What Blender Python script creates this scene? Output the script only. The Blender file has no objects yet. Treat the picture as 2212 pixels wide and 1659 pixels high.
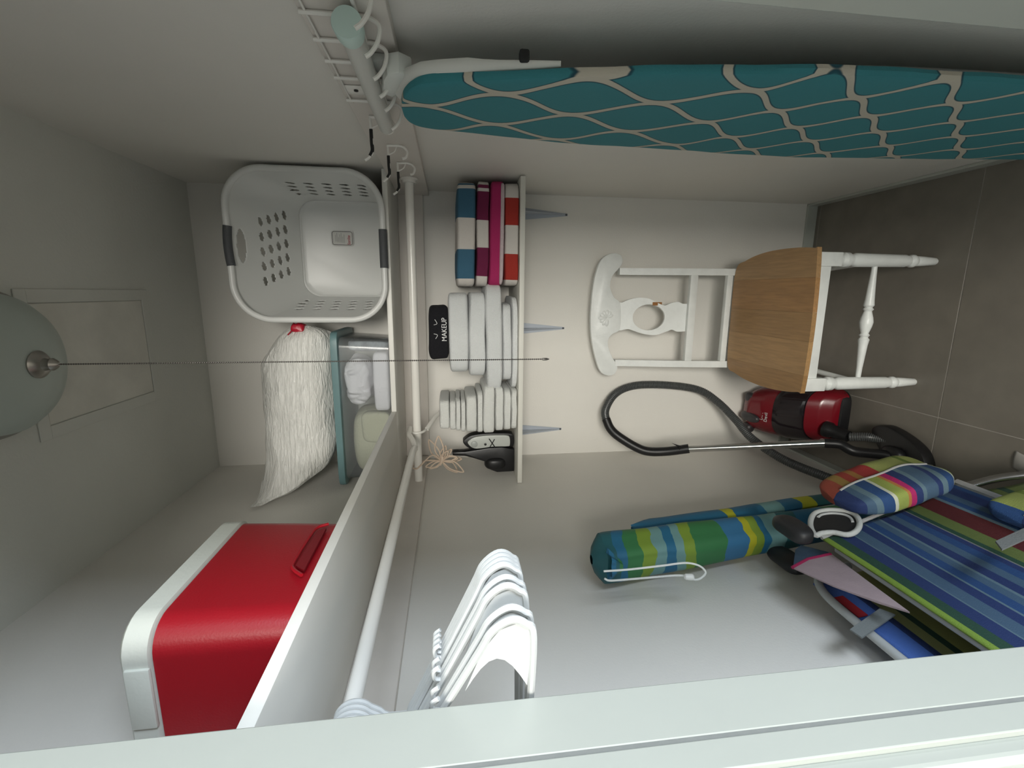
import bpy, bmesh, math, random
from mathutils import Vector, Matrix, noise
random.seed(7)
C = bpy.context.scene.collection
S = bpy.context.scene

# ------------------------------------------------------------------ camera
RR = ((0.007786111175347457, 0.9813859752601708, 0.19188784233350628),
      (-0.1287278817324372, 0.19128069050092744, -0.9730574648530106),
      (-0.9916493881092474, -0.01712498187245286, 0.12782107047910127))
FPX = 1009.313
CAM = Vector((0, 0, 1.5269))
cd = bpy.data.cameras.new('camera'); cam = bpy.data.objects.new('camera', cd); C.objects.link(cam)
M = Matrix(RR).to_4x4(); M.translation = CAM; cam.matrix_world = M
cd.sensor_fit = 'HORIZONTAL'; cd.sensor_width = 36; cd.lens = 36 * FPX / 2212; cd.clip_start = 0.02
S.camera = cam

# ------------------------------------------------------------------ light
S.view_settings.view_transform = 'Standard'; S.view_settings.look = 'None'
S.view_settings.gamma = 1; S.view_settings.use_curve_mapping = False
S.view_settings.exposure = 0.10
w = bpy.data.worlds.new('world'); S.world = w; w.use_nodes = True
w.node_tree.nodes['Background'].inputs[0].default_value = (0.86, 0.92, 0.92, 1)
w.node_tree.nodes['Background'].inputs[1].default_value = 0.60

def area(name, loc, target, sx, sy, power, col):
    l = bpy.data.lights.new(name, 'AREA'); l.shape = 'RECTANGLE'; l.size = sx; l.size_y = sy
    l.energy = power; l.color = col
    o = bpy.data.objects.new(name, l); C.objects.link(o); o.location = loc
    o.rotation_euler = (Vector(target) - Vector(loc)).to_track_quat('-Z', 'Y').to_euler()
    return o
area('hall_ceiling_lamp', (0.58, -3.00, 1.90), (-0.30, 1.6, 1.4), 1.10, 1.10, 122, (1.0, 0.96, 0.88))
area('hall_window', (1.90, -0.75, 1.05), (-0.6, 0.75, 0.95), 0.9, 1.3, 76, (0.78, 0.88, 1.0))

# ------------------------------------------------------------------ pixel of the photo -> point at a measured real depth
def ray(x, y):
    return Matrix(RR) @ Vector(((x - 1106) / FPX, -(y - 829.5) / FPX, -1))
def PY(x, y, Y): d = ray(x, y); return CAM + d * (Y / d.y)
def PX(x, y, X): d = ray(x, y); return CAM + d * (X / d.x)
def PZ(x, y, Z): d = ray(x, y); return CAM + d * ((Z - CAM.z) / d.z)

# ------------------------------------------------------------------ materials
def nodes(name):
    m = bpy.data.materials.new(name); m.use_nodes = True
    return m, m.node_tree, m.node_tree.nodes['Principled BSDF']
def L(t, a, b): t.links.new(a, b)
def mat(name, col, rough=.5, metal=0, bump=0, bscale=60, var=0, vscale=8, trans=0, alpha=1, coat=0, sheen=0):
    m, t, b = nodes(name)
    b.inputs['Base Color'].default_value = (*col, 1); b.inputs['Roughness'].default_value = rough
    b.inputs['Metallic'].default_value = metal
    if trans: b.inputs['Transmission Weight'].default_value = trans; b.inputs['IOR'].default_value = 1.3
    if alpha < 1: b.inputs['Alpha'].default_value = alpha
    if coat: b.inputs['Coat Weight'].default_value = coat
    if sheen: b.inputs['Sheen Weight'].default_value = sheen
    tc = t.nodes.new('ShaderNodeTexCoord')
    if var:
        n = t.nodes.new('ShaderNodeTexNoise'); n.inputs['Scale'].default_value = vscale; n.inputs['Detail'].default_value = 5
        L(t, tc.outputs['Object'], n.inputs['Vector'])
        r = t.nodes.new('ShaderNodeValToRGB')
        r.color_ramp.elements[0].position = .3; r.color_ramp.elements[1].position = .7
        r.color_ramp.elements[0].color = (*[c * (1 - var) for c in col], 1)
        r.color_ramp.elements[1].color = (*[min(1, c * (1 + var)) for c in col], 1)
        L(t, n.outputs['Fac'], r.inputs['Fac']); L(t, r.outputs['Color'], b.inputs['Base Color'])
    if bump:
        n = t.nodes.new('ShaderNodeTexNoise'); n.inputs['Scale'].default_value = bscale; n.inputs['Detail'].default_value = 6
        L(t, tc.outputs['Object'], n.inputs['Vector'])
        bp = t.nodes.new('ShaderNodeBump'); bp.inputs['Strength'].default_value = bump; bp.inputs['Distance'].default_value = .004
        L(t, n.outputs['Fac'], bp.inputs['Height']); L(t, bp.outputs['Normal'], b.inputs['Normal'])
    return m
def stripes(name, stops, rough=.9, bump=.35, uvi=0, bscale=500, wob=0):
    """hard-edged stripes along UV channel uvi (0: u, 1: v)"""
    m, t, b = nodes(name)
    b.inputs['Roughness'].default_value = rough
    tc = t.nodes.new('ShaderNodeTexCoord'); sp = t.nodes.new('ShaderNodeSeparateXYZ')
    L(t, tc.outputs['UV'], sp.inputs[0])
    # more than 32 stops never used
    r = t.nodes.new('ShaderNodeValToRGB'); r.color_ramp.interpolation = 'CONSTANT'
    e = r.color_ramp.elements
    e[0].position = 0; e[0].color = (*stops[0][1], 1)
    while len(e) > 1: e.remove(e[-1])
    for p, c in stops[1:]:
        x = e.new(p); x.color = (*c, 1)
    if wob:
        n2 = t.nodes.new('ShaderNodeTexNoise'); n2.inputs['Scale'].default_value = 14; n2.inputs['Detail'].default_value = 3
        L(t, tc.outputs['Object'], n2.inputs['Vector'])
        ma = t.nodes.new('ShaderNodeMath'); ma.operation = 'MULTIPLY_ADD'; ma.inputs[1].default_value = wob
        L(t, n2.outputs['Fac'], ma.inputs[0]); L(t, sp.outputs[uvi], ma.inputs[2])
        ms = t.nodes.new('ShaderNodeMath'); ms.operation = 'SUBTRACT'; ms.inputs[1].default_value = wob/2
        L(t, ma.outputs[0], ms.inputs[0]); L(t, ms.outputs[0], r.inputs['Fac'])
    else: L(t, sp.outputs[uvi], r.inputs['Fac'])
    L(t, r.outputs['Color'], b.inputs['Base Color'])
    n = t.nodes.new('ShaderNodeTexNoise'); n.inputs['Scale'].default_value = bscale
    L(t, tc.outputs['Object'], n.inputs['Vector'])
    bp = t.nodes.new('ShaderNodeBump'); bp.inputs['Strength'].default_value = bump; bp.inputs['Distance'].default_value = .003
    L(t, n.outputs['Fac'], bp.inputs['Height']); L(t, bp.outputs['Normal'], b.inputs['Normal'])
    return m

WALL = mat('wall_paint', (.76, .74, .69), .55, bump=.12, bscale=180, var=.02, vscale=3)
CEIL = mat('ceiling_paint', (.70, .71, .665), .8, bump=.2, bscale=120, var=.03, vscale=4)
TRIM = mat('trim_gloss_paint', (.43, .45, .41), .35, bump=.05, bscale=40, var=.02, vscale=5)
SHELF = mat('shelf_paint', (.78, .77, .72), .4, bump=.08, bscale=50)
CLEAT = mat('cleat_paint', (.66, .62, .57), .45, bump=.08, bscale=60, var=.04)
RODW = mat('white_enamel', (.80, .78, .73), .22, bump=.03, bscale=30)
TILE = mat('floor_tile', (.185, .168, .142), .42, bump=.15, bscale=30, var=.10, vscale=12)
GROUT = mat('grout', (.36, .335, .30), .9, bump=.5, bscale=200)
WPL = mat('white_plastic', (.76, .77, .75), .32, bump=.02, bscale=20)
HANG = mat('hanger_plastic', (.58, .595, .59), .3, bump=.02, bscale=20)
GREY = mat('grey_rubber', (.075, .08, .085), .6, bump=.3, bscale=400)
BLACK = mat('black_plastic', (.008, .008, .009), .4, bump=.05, bscale=60)
BLACKR = mat('black_rubber', (.012, .012, .012), .7, bump=.1, bscale=100)
COTTON = mat('white_cotton_terry', (.72, .74, .74), .95, bump=.8, bscale=420, sheen=.2)
COTTON2 = mat('white_terry_cloth', (.74, .75, .72), .95, bump=.8, bscale=420, sheen=.2)
BLKTOWEL = mat('black_terry', (.006, .006, .009), .95, bump=.9, bscale=400)
REDP = mat('red_cooler_plastic', (.36, .006, .015), .38, bump=.08, bscale=350)
REDDK = mat('red_glossy_shell', (.15, .005, .011), .22, bump=.05, bscale=40)
CHROME = mat('chrome', (.62, .61, .60), .16, metal=1, bump=.02, bscale=30)
WHITEPAINT = mat('chair_white_paint', (.76, .78, .76), .35, bump=.15, bscale=90, var=.04, vscale=30)
CHROMED = mat('polished_aluminium', (.55, .57, .6), .22, metal=1, bump=.05, bscale=40)

# ------------------------------------------------------------------ mesh helpers
class B:
    """collects shapes in world coordinates"""
    def __init__(s): s.bm = bmesh.new(); s.uv = None
    def face(s, vs, uv=None):
        try: f = s.bm.faces.new(vs)
        except ValueError: return None
        if uv is not None:
            if s.uv is None: s.uv = s.bm.loops.layers.uv.new('UVMap')
            for l, q in zip(f.loops, uv): l[s.uv].uv = q
        return f
    def box(s, a, b, bev=0, seg=2):
        x0, y0, z0 = a; x1, y1, z1 = b
        t = bmesh.new(); r = bmesh.ops.create_cube(t, size=1)
        for v in t.verts: v.co = Vector(((x0+x1)/2 + v.co.x*(x1-x0), (y0+y1)/2 + v.co.y*(y1-y0), (z0+z1)/2 + v.co.z*(z1-z0)))
        if bev: bmesh.ops.bevel(t, geom=list(t.edges), offset=bev, segments=seg, profile=.5, affect='EDGES')
        s.add(t); return s
    def add(s, t, mx=None):
        mp = {}
        for v in t.verts: mp[v] = s.bm.verts.new(mx @ v.co if mx else v.co)
        for f in t.faces: s.face([mp[v] for v in f.verts])
        t.free(); return s
    def tube(s, pts, r, n=10, closed=False, cap=True, flat=1.0):
        pts = [Vector(p) for p in pts]; N = len(pts); rings = []
        up = None
        for i, p in enumerate(pts):
            if closed: d = (pts[(i+1) % N] - pts[i-1])
            else: d = (pts[min(i+1, N-1)] - pts[max(i-1, 0)])
            if d.length < 1e-9: d = Vector((0, 0, 1))
            d.normalize()
            if up is None:
                up = d.orthogonal().normalized()
            up = (up - d * up.dot(d))
            if up.length < 1e-6: up = d.orthogonal()
            up.normalize(); sd = d.cross(up)
            rad = r[i] if isinstance(r, (list, tuple)) else r
            rings.append([s.bm.verts.new(p + (up*math.cos(a) + sd*math.sin(a)*flat)*rad) for a in [2*math.pi*k/n for k in range(n)]])
        m = N if closed else N-1
        for i in range(m):
            A, Bq = rings[i], rings[(i+1) % N]
            off = 0
            if closed and i == N-1:
                off = min(range(n), key=lambda o: (A[0].co - Bq[o].co).length)
            for k in range(n): s.face([A[k], A[(k+1) % n], Bq[(k+1+off) % n], Bq[(k+off) % n]])
        if cap and not closed: s.face(rings[0][::-1]); s.face(rings[-1])
        return s
    def lathe(s, prof, p, axis=(0, 0, 1), n=24, cap=True):
        """prof = [(r, h)...] about axis from point p"""
        ax = Vector(axis).normalized(); u = ax.orthogonal().normalized(); v = ax.cross(u); p = Vector(p); rings = []
        for r, h in prof:
            rings.append([s.bm.verts.new(p + ax*h + (u*math.cos(2*math.pi*k/n) + v*math.sin(2*math.pi*k/n))*max(r, 1e-4)) for k in range(n)])
        for A, Bq in zip(rings, rings[1:]):
            for k in range(n): s.face([A[k], A[(k+1) % n], Bq[(k+1) % n], Bq[k]])
        if cap: s.face(rings[0][::-1]); s.face(rings[-1])
        return s
    def prism(s, poly, e, bev=0, holes=None):
        """poly of 3D points, extruded by vector e"""
        t = bmesh.new(); e = Vector(e)
        a = [t.verts.new(Vector(p)) for p in poly]
        f = t.faces.new(a)
        r = bmesh.ops.extrude_face_region(t, geom=[f])
        bmesh.ops.translate(t, verts=[v for v in r['geom'] if isinstance(v, bmesh.types.BMVert)], vec=e)
        if bev:
            es = [x for x in t.edges if len(x.link_faces) == 2 and abs((x.verts[0].co-x.verts[1].co).normalized().dot(e.normalized())) < .5]
            bmesh.ops.bevel(t, geom=es, offset=bev, segments=2, profile=.5, affect='EDGES')
        s.add(t); return s
    def ring_prism(s, outer, inner, e):
        """closed loops with the same number of points, extruded"""
        e = Vector(e); n = len(outer)
        o0 = [s.bm.verts.new(Vector(p)) for p in outer]; i0 = [s.bm.verts.new(Vector(p)) for p in inner]
        o1 = [s.bm.verts.new(Vector(p)+e) for p in outer]; i1 = [s.bm.verts.new(Vector(p)+e) for p in inner]
        for k in range(n):
            j = (k+1) % n
            s.face([o0[k], o0[j], i0[j], i0[k]]); s.face([o1[k], i1[k], i1[j], o1[j]])
            s.face([o0[k], o1[k], o1[j], o0[j]]); s.face([i0[k], i0[j], i1[j], i1[k]])
        return s
    def grid(s, f, nu, nv, uv=True, wrapu=False):
        g = [[s.bm.verts.new(f(i/nu, j/nv)) for j in range(nv+1)] for i in range(nu if wrapu else nu+1)]
        for i in range(nu):
            for j in range(nv):
                i2 = (i+1) % len(g) if wrapu else i+1
                s.face([g[i][j], g[i2][j], g[i2][j+1], g[i][j+1]],
                       [(i/nu, j/nv), ((i+1)/nu, j/nv), ((i+1)/nu, (j+1)/nv), (i/nu, (j+1)/nv)] if uv else None)
        return s
    def slab(s, a, b, ex=.25, ey=.25, nu=36, nv=18, amp=0, ns=9, seed=0, uvaxis=0, fn=None):
        """soft box: superellipsoid between corners a,b with noise; UV u follows uvaxis"""
        a = Vector(a); b = Vector(b); c = (a+b)/2; h = (b-a)/2
        sg = lambda v, e: math.copysign(abs(v)**e, v)
        V = []; loopuv = {}
        def P(u, v):
            th = u*2*math.pi; ph = -math.pi/2 + v*math.pi
            q = Vector((sg(math.cos(ph), ey)*sg(math.cos(th), ex), sg(math.cos(ph), ey)*sg(math.sin(th), ex), sg(math.sin(ph), ey)))
            p = Vector((c.x+h.x*q.x, c.y+h.y*q.y, c.z+h.z*q.z))
            if amp:
                nz = noise.noise_vector(p*ns + Vector((seed*3.1, seed*1.7, seed)))
                p += nz*amp
            if fn: p = fn(p)
            return p, q
        g = []
        for i in range(nu):
            row = []
            for j in range(nv+1):
                p, q = P(i/nu, j/nv)
                v = s.bm.verts.new(p); row.append((v, q))
            g.append(row)
        o = (uvaxis+1) % 3
        for i in range(nu):
            for j in range(nv):
                k = [g[i][j], g[(i+1) % nu][j], g[(i+1) % nu][j+1], g[i][j+1]]
                s.face([x[0] for x in k], [((x[1][uvaxis]+1)/2*.998+.001, (x[1][2]+1)/2*.998+.001) for x in k])
        bmesh.ops.remove_doubles(s.bm, verts=[r[0][0] for r in g]+[r[-1][0] for r in g], dist=1e-6)
        return s

ORG = {}
def obj(name, b, m, parent=None, smooth=True, label=None, cat=None, group=None, kind=None, origin=None, weld=False, solid=0, sub=0):
    bm = b.bm if isinstance(b, B) else b
    if weld: bmesh.ops.remove_doubles(bm, verts=list(bm.verts), dist=1e-5)
    bmesh.ops.recalc_face_normals(bm, faces=list(bm.faces))
    org = Vector((0, 0, 0))
    if parent is not None: org = ORG[parent.name]
    if parent is None and bm.verts:
        if origin is None:
            xs = [v.co for v in bm.verts]
            origin = Vector(((min(v.x for v in xs)+max(v.x for v in xs))/2, (min(v.y for v in xs)+max(v.y for v in xs))/2, min(v.z for v in xs)))
        org = Vector(origin)
    bmesh.ops.translate(bm, verts=list(bm.verts), vec=-org)
    me = bpy.data.meshes.new(name); bm.to_mesh(me); bm.free()
    if smooth:
        for p in me.polygons: p.use_smooth = True
        try: me.set_sharp_from_angle(angle=math.radians(38))
        except Exception: pass
    me.materials.append(m)
    o = bpy.data.objects.new(name, me); C.objects.link(o)
    ORG[o.name] = org
    if parent is not None: o.parent = parent
    else: o.location = org
    if solid:
        md = o.modifiers.new('s', 'SOLIDIFY'); md.thickness = solid; md.offset = 0
    if sub:
        md = o.modifiers.new('u', 'SUBSURF'); md.levels = sub; md.render_levels = sub
    if label: o['label'] = label
    if cat: o['category'] = cat
    if group: o['group'] = group
    if kind: o['kind'] = kind
    return o
def thing(name, label, cat, loc, group=None):
    o = bpy.data.objects.new(name, None); C.objects.link(o); o.location = loc; o.empty_display_size = .05
    ORG[o.name] = Vector(loc); o['label'] = label; o['category'] = cat
    if group: o['group'] = group
    return o
def dup(root, loc, rotz, label=None):
    r = root.copy(); C.objects.link(r); r.location = loc; r.rotation_euler = (0, 0, rotz)
    if label: r['label'] = label
    for ch in list(root.children):
        c = ch.copy(); C.objects.link(c); c.parent = r
    return r
def struct(name, b, m, parent=None, smooth=False):
    return obj(name, b, m, parent, smooth=smooth, kind='structure' if parent is None else None)
def crom(pts, n=8, closed=False):
    pts = [Vector(p) for p in pts]; out = []; N = len(pts)
    for i in range(N if closed else N-1):
        p0 = pts[i-1] if (closed or i > 0) else pts[i]*2-pts[i+1]
        p1 = pts[i]; p2 = pts[(i+1) % N]
        p3 = pts[(i+2) % N] if (closed or i+2 < N) else p2*2-p1
        for k in range(n):
            t = k/n
            out.append(.5*((2*p1)+(p2-p0)*t+(2*p0-5*p1+4*p2-p3)*t*t+(3*p1-p0-3*p2+p3)*t**3))
    if not closed: out.append(pts[-1])
    return out
def text_mesh(name, body, size, mx, m, parent, ext=.0004, shear=0):
    cu = bpy.data.curves.new(name, 'FONT'); cu.body = body; cu.size = size; cu.extrude = ext; cu.align_x = 'CENTER'; cu.align_y = 'CENTER'
    cu.shear = shear
    t = bpy.data.objects.new(name, cu); C.objects.link(t)
    dg = bpy.context.evaluated_depsgraph_get(); me = bpy.data.meshes.new_from_object(t.evaluated_get(dg))
    bpy.data.objects.remove(t)
    bm = bmesh.new(); bm.from_mesh(me); bmesh.ops.transform(bm, matrix=mx, verts=list(bm.verts))
    return obj(name, bm, m, parent, smooth=False)

# ------------------------------------------------------------------ room shell
XL, XR, YB, ZC = -.6804, .3716, 1.8804, 2.44
YF0, YF1 = .288, .375           # door wall, outer and inner face
JL, JR, HD = -.3795, .2138, 2.13
struct('wall_back', B().box((XL-.1, YB, 0), (XR+.1, YB+.1, ZC)), WALL)
struct('wall_left', B().box((XL-.1, YF0, 0), (XL, YB, ZC)), WALL)
struct('wall_right', B().box((XR, YF0, 0), (XR+.1, YB, ZC)), WALL)
struct('ceiling', B().box((XL-1.1, -3.4, ZC), (XR+1.3, YB+.1, ZC+.1)), CEIL)
fw = B().box((XL, YF0+.005, 0), (JL-.02, YF1, ZC)); fw.box((JR+.02, YF0+.005, 0), (XR, YF1, ZC))
fw.box((JL-.02, YF0+.005, HD+.02), (JR+.02, YF1, ZC))
fw.box((XL-1.1, YF0+.005, 0), (XL-.1, YF1, ZC)); fw.box((XR+.1, YF0+.005, 0), (XR+1.3, YF1, ZC))
struct('wall_front', fw, WALL)
# the left jamb: reveal, stop with a groove, rounded casing
j = B().box((JL-.02, .318, 0), (JL, YF1, HD), .0015)
struct('trim_1', j, TRIM)
j = B().box((JL-.02, YF0, 0), (JL+.0, .3145, HD), .0012)
struct('trim_2', j, TRIM)
struct('trim_10', B().box((JL-.018, .3143, 0), (JL-.0004, .3182, HD)), mat('groove_shade_grey', (.22, .23, .22), .8, bump=.3))  # flush strip in place of the groove, its shade put into the grey colour
j = B().box((JL-.026, YF0-.020, 0), (JL-.005, YF0+.004, HD), .008, 4); j.box((JL-.080, YF0-.014, 0), (JL-.020, YF0+.004, HD), .004, 3)
struct('trim_3', j, TRIM)
j = B().box((JR, YF0, 0), (JR+.02, YF1, HD), .003); struct('trim_4', j, TRIM)
j = B().box((JR+.006, YF0-.018, 0), (JR+.075, YF0+.004, HD), .006, 3); struct('trim_5', j, TRIM)
j = B().box((JL-.02, YF0, HD), (JR+.02, YF1, HD+.02), .002); struct('trim_6', j, TRIM)
# floor: grout bed and a tile each
fl = struct('floor', B().box((XL-1.1, -3.4, -.05), (XR+1.3, YB+.1, -.0015)), GROUT)
gx = [-1.278, -.378, .522, 1.422]; gy = [-3.024, -2.414, -1.804, -1.194, -.584, .026, .636, 1.246, 1.856, 2.0]
first = None
for i in range(-1, len(gx)-1):
    for k in range(len(gy)-1):
        x0 = gx[i] if i >= 0 else XL-1.1; x1 = gx[i+1]; y0, y1 = gy[k], min(gy[k+1], YB+.05)
        if x0 < XL-1.1: x0 = XL-1.1
        obj('tile', B().box((x0+.0015, y0+.0015, -.008), (x1-.0015, y1-.0015, .0), .0006, 1), TILE, fl, smooth=False)
struct('baseboard_right', B().box((XR-.009, YF1, 0), (XR, YB, .045), .002), TRIM)
struct('baseboard_back', B().box((XL, YB-.009, 0), (XR, YB, .045), .002), TRIM)
struct('baseboard_left', B().box((XL, YF1, 0), (XL+.009, YB, .045), .002), TRIM)

# ------------------------------------------------------------------ high shelf, cleats, rods
ZS, TS = 1.7303, .0165
XE, YE = -.397, 1.570
b = B().box((XL+.001, YE, ZS-TS), (XR-.001, YB-.001, ZS), .0015)
obj('shelf_board', b, SHELF, label='white painted high shelf board across the back wall', cat='shelf')
b = B().box((XL+.001, YF1+.001, ZS-TS), (XE, YE-.0012, ZS), .0015)
obj('shelf_board', b, SHELF, label='white painted high shelf board along the left wall under the red cooler', cat='shelf')
b = B().box((XL+.02, YB-.019, 1.622), (XR-.002, YB-.0005, ZS-TS), .0015)
struct('trim_7', b, CLEAT)
b = B().box((XL+.0005, YF1+.001, 1.628), (XL+.019, YB-.001, ZS-TS), .0015)
struct('trim_8', b, CLEAT)
b = B().box((XR-.019, .46, 1.600), (XR-.0005, YB-.001, 1.7135), .0015)
struct('trim_9', b, CLEAT)
YR, ZR, XRo = 1.605, 1.650, -.480
rod = thing('closet_rod', 'white enamelled closet rod under the back shelf above the folded towels', 'rod', (0, YR, ZR))
obj('pole', B().tube([(XL+.005, YR, ZR), (XR-.021, YR, ZR)], .0142, 20), RODW, rod)
obj('screw', B().lathe([(.0045, 0), (.0045, .004), (.002, .006)], (XL+.001, YR+.0, ZR+.026), (1, 0, 0), 10), BLACK, rod, label='black screw')
obj('end_cup', B().lathe([(.028, 0), (.028, .004), (.021, .006), (.021, .014)], (XR-.0195, YR, ZR), (-1, 0, 0), 24), RODW, rod)
lr = thing('closet_rod', 'white closet rod along the left wall carrying the white hangers', 'rod', (XRo, .9, ZR))
p = crom([(XRo, .376, ZR), (XRo, .9, ZR), (XRo, 1.36, ZR-.001), (XRo-.004, 1.44, ZR-.004), (XRo+.002, 1.500, ZR+.008), (XRo+.006, 1.545, ZR+.022), (XRo+.008, 1.585, ZR+.024), (XRo+.010, 1.612, ZR+.0235)], 8)
n = len(p)
obj('pole', B().tube(p, [.0105 if i < 20 else max(.0085, .0105-.002*(i-20)/14) for i in range(n)], 18), RODW, lr)
br = thing('shelf_bracket', 'white metal shelf and rod bracket with diagonal strut behind the washcloths', 'bracket', (-.44, YB-.02, 1.52))
obj('strut', B().tube([(-.480, 1.628, 1.618), (-.455, 1.70, 1.590), (-.425, 1.855, 1.520)], .008, 10, flat=.5), RODW, br)
obj('foot_plate', B().box((-.445, YB-.006, 1.455), (-.405, YB-.0005, 1.55), .002), RODW, br)
obj('rod_hook', B().tube(crom([(-.480, YR+.026, 1.618), (-.480, YR-.004, 1.630-.002), (-.480, YR-.021, ZR-.006), (-.480, YR-.021, ZR+.010), (-.480, YR-.006, ZR+.0215)], 5), .0045, 8), RODW, br)

# ------------------------------------------------------------------ low shelf with brackets
ZL = 1.2965
b = B().box((XL+.002, 1.580, ZL-.0165), (XR-.004, YB-.001, ZL), .0012)
obj('shelf_board', b, mat('low_shelf_paint', (.70, .69, .63), .5, bump=.1, bscale=70), label='white low shelf board holding the folded towels', cat='shelf')
STEEL = mat('blue_grey_steel', (.44, .48, .54), .4, metal=.1, bump=.05, bscale=60)
for xx, wh in ((.300, 'rightmost, under the striped towels'), (-.141, 'middle one, under the white towels'), (-.569, 'leftmost, under the iron')):
    br = thing('shelf_bracket', 'blue-grey triangular steel bracket below the low shelf, '+wh, 'bracket', (xx, YB-.03, 1.06), )
    w_ = .026
    b = B().prism([(xx-w_, YB-.004, ZL-.019), (xx+w_, YB-.004, ZL-.019), (xx+.004, YB-.004, 1.066), (xx-.004, YB-.004, 1.066)], (0, .0035, 0)); obj('wall_plate', b, STEEL, br, smooth=False)
    b = B().prism([(xx-.0015, YB-.004, ZL-.019), (xx-.0015, YB-.075, ZL-.019), (xx-.0015, YB-.072, ZL-.026), (xx-.0015, YB-.006, 1.075), (xx-.0015, YB-.004, 1.075)], (.003, 0, 0)); obj('web', b, STEEL, br, smooth=False)
    obj('top_flange', B().box((xx-.012, 1.66, ZL-.0195), (xx+.012, YB-.002, ZL-.0168)), STEEL, br, smooth=False)
    obj('screw', B().lathe([(.004, 0), (.004, .003), (.001, .004)], (xx, YB-.004, 1.072), (0, -1, 0), 10), GREY, br)

# ------------------------------------------------------------------ ceiling hatch, lamp
ha = thing('ceiling_hatch', 'flat square ceiling access hatch with painted frame beside the lamp', 'hatch', (-.17, 1.35, ZC))
hx0, hx1, hy0, hy1 = -.337, .000, 1.125, 1.570
b = B(); f_ = .030
for a, c in (((hx0, hy0), (hx1, hy0+f_)), ((hx0, hy1-f_), (hx1, hy1)), ((hx0, hy0+f_), (hx0+f_, hy1-f_)), ((hx1-f_, hy0+f_), (hx1, hy1-f_))):
    b.box((a[0], a[1], ZC-.004), (c[0], c[1], ZC-.0005), .0015)
obj('frame', b, CEIL, ha, smooth=False)
obj('panel', B().box((hx0+f_+.002, hy0+f_+.002, ZC-.0025), (hx1-f_-.002, hy1-f_-.002, ZC-.0005), .0008), mat('yellowed_hatch_paint', (.75, .74, .68), .8, bump=.2, bscale=60, var=.10, vscale=7), ha, smooth=False)
LX, LY = -.146, 1.022
la = thing('ceiling_lamp', 'round flush ceiling lamp with frosted glass dish and beaded pull chain, unlit', 'ceiling lamp', (LX, LY, ZC))
obj('mounting_pan', B().lathe([(.150, 0), (.152, -.012), (.146, -.030), (.137, -.040), (.10, -.042)], (LX, LY, ZC-.0005), n=64), mat('lamp_pan_metal', (.30, .29, .27), .4, metal=.4, bump=.05), la)
obj('glass_dish', B().lathe([(.137, -.030), (.139, -.040), (.136, -.052), (.122, -.070), (.098, -.086), (.066, -.098), (.034, -.105), (.008, -.107)], (LX, LY, ZC), n=64), mat('frosted_glass', (.47, .53, .49), .35, bump=.02), la)
fin = obj('finial', B().lathe([(.026, -.104), (.0275, -.109), (.022, -.115), (.0125, -.119), (.0105, -.126), (.0125, -.133), (.008, -.140), (.003, -.144)], (LX, LY, ZC), n=32), mat('nickel', (.42, .40, .37), .3, metal=.9, bump=.03), la)
b = B(); z = ZC-.143; zi = 0
tmp = bmesh.new(); bmesh.ops.create_icosphere(tmp, subdivisions=1, radius=.0019)
tv = [v.co.copy() for v in tmp.verts]; tf = [[v.index for v in f.verts] for f in tmp.faces]; tmp.free()
while z > 1.325:
    vs = [b.bm.verts.new(Vector((LX, LY+.02*0, z))+c) for c in tv]
    for f in tf: b.bm.faces.new([vs[i] for i in f])
    z -= .0044
b.tube([(LX, LY, ZC-.142), (LX, LY, 1.325)], .0008, 5)
b.lathe([(.001, 0), (.0026, -.004), (.0028, -.012), (.001, -.018)], (LX, LY, 1.327), n=10)
obj('pull_chain', b, mat('chain_metal', (.16, .15, .14), .35, metal=.9, bump=.02), la)

# ------------------------------------------------------------------ laundry basket
def rrect(x0, x1, z0, z1, r, y, n=10, bulge=0):
    pts = []
    for cx, cz, a0 in ((x1-r, z1-r, 0), (x0+r, z1-r, 90), (x0+r, z0+r, 180), (x1-r, z0+r, 270)):
        for k in range(n+1):
            a = math.radians(a0+90*k/n); pts.append(Vector((cx+r*math.cos(a), y, cz+r*math.sin(a))))
    return pts
bx0, bx1, bz0, bz1 = -.098, .364, 1.7215, 2.192
bk = thing('laundry_basket', 'white plastic laundry basket lying on its side with grey grips, open end out', 'basket', ((bx0+bx1)/2, 1.7, bz0))
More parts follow.
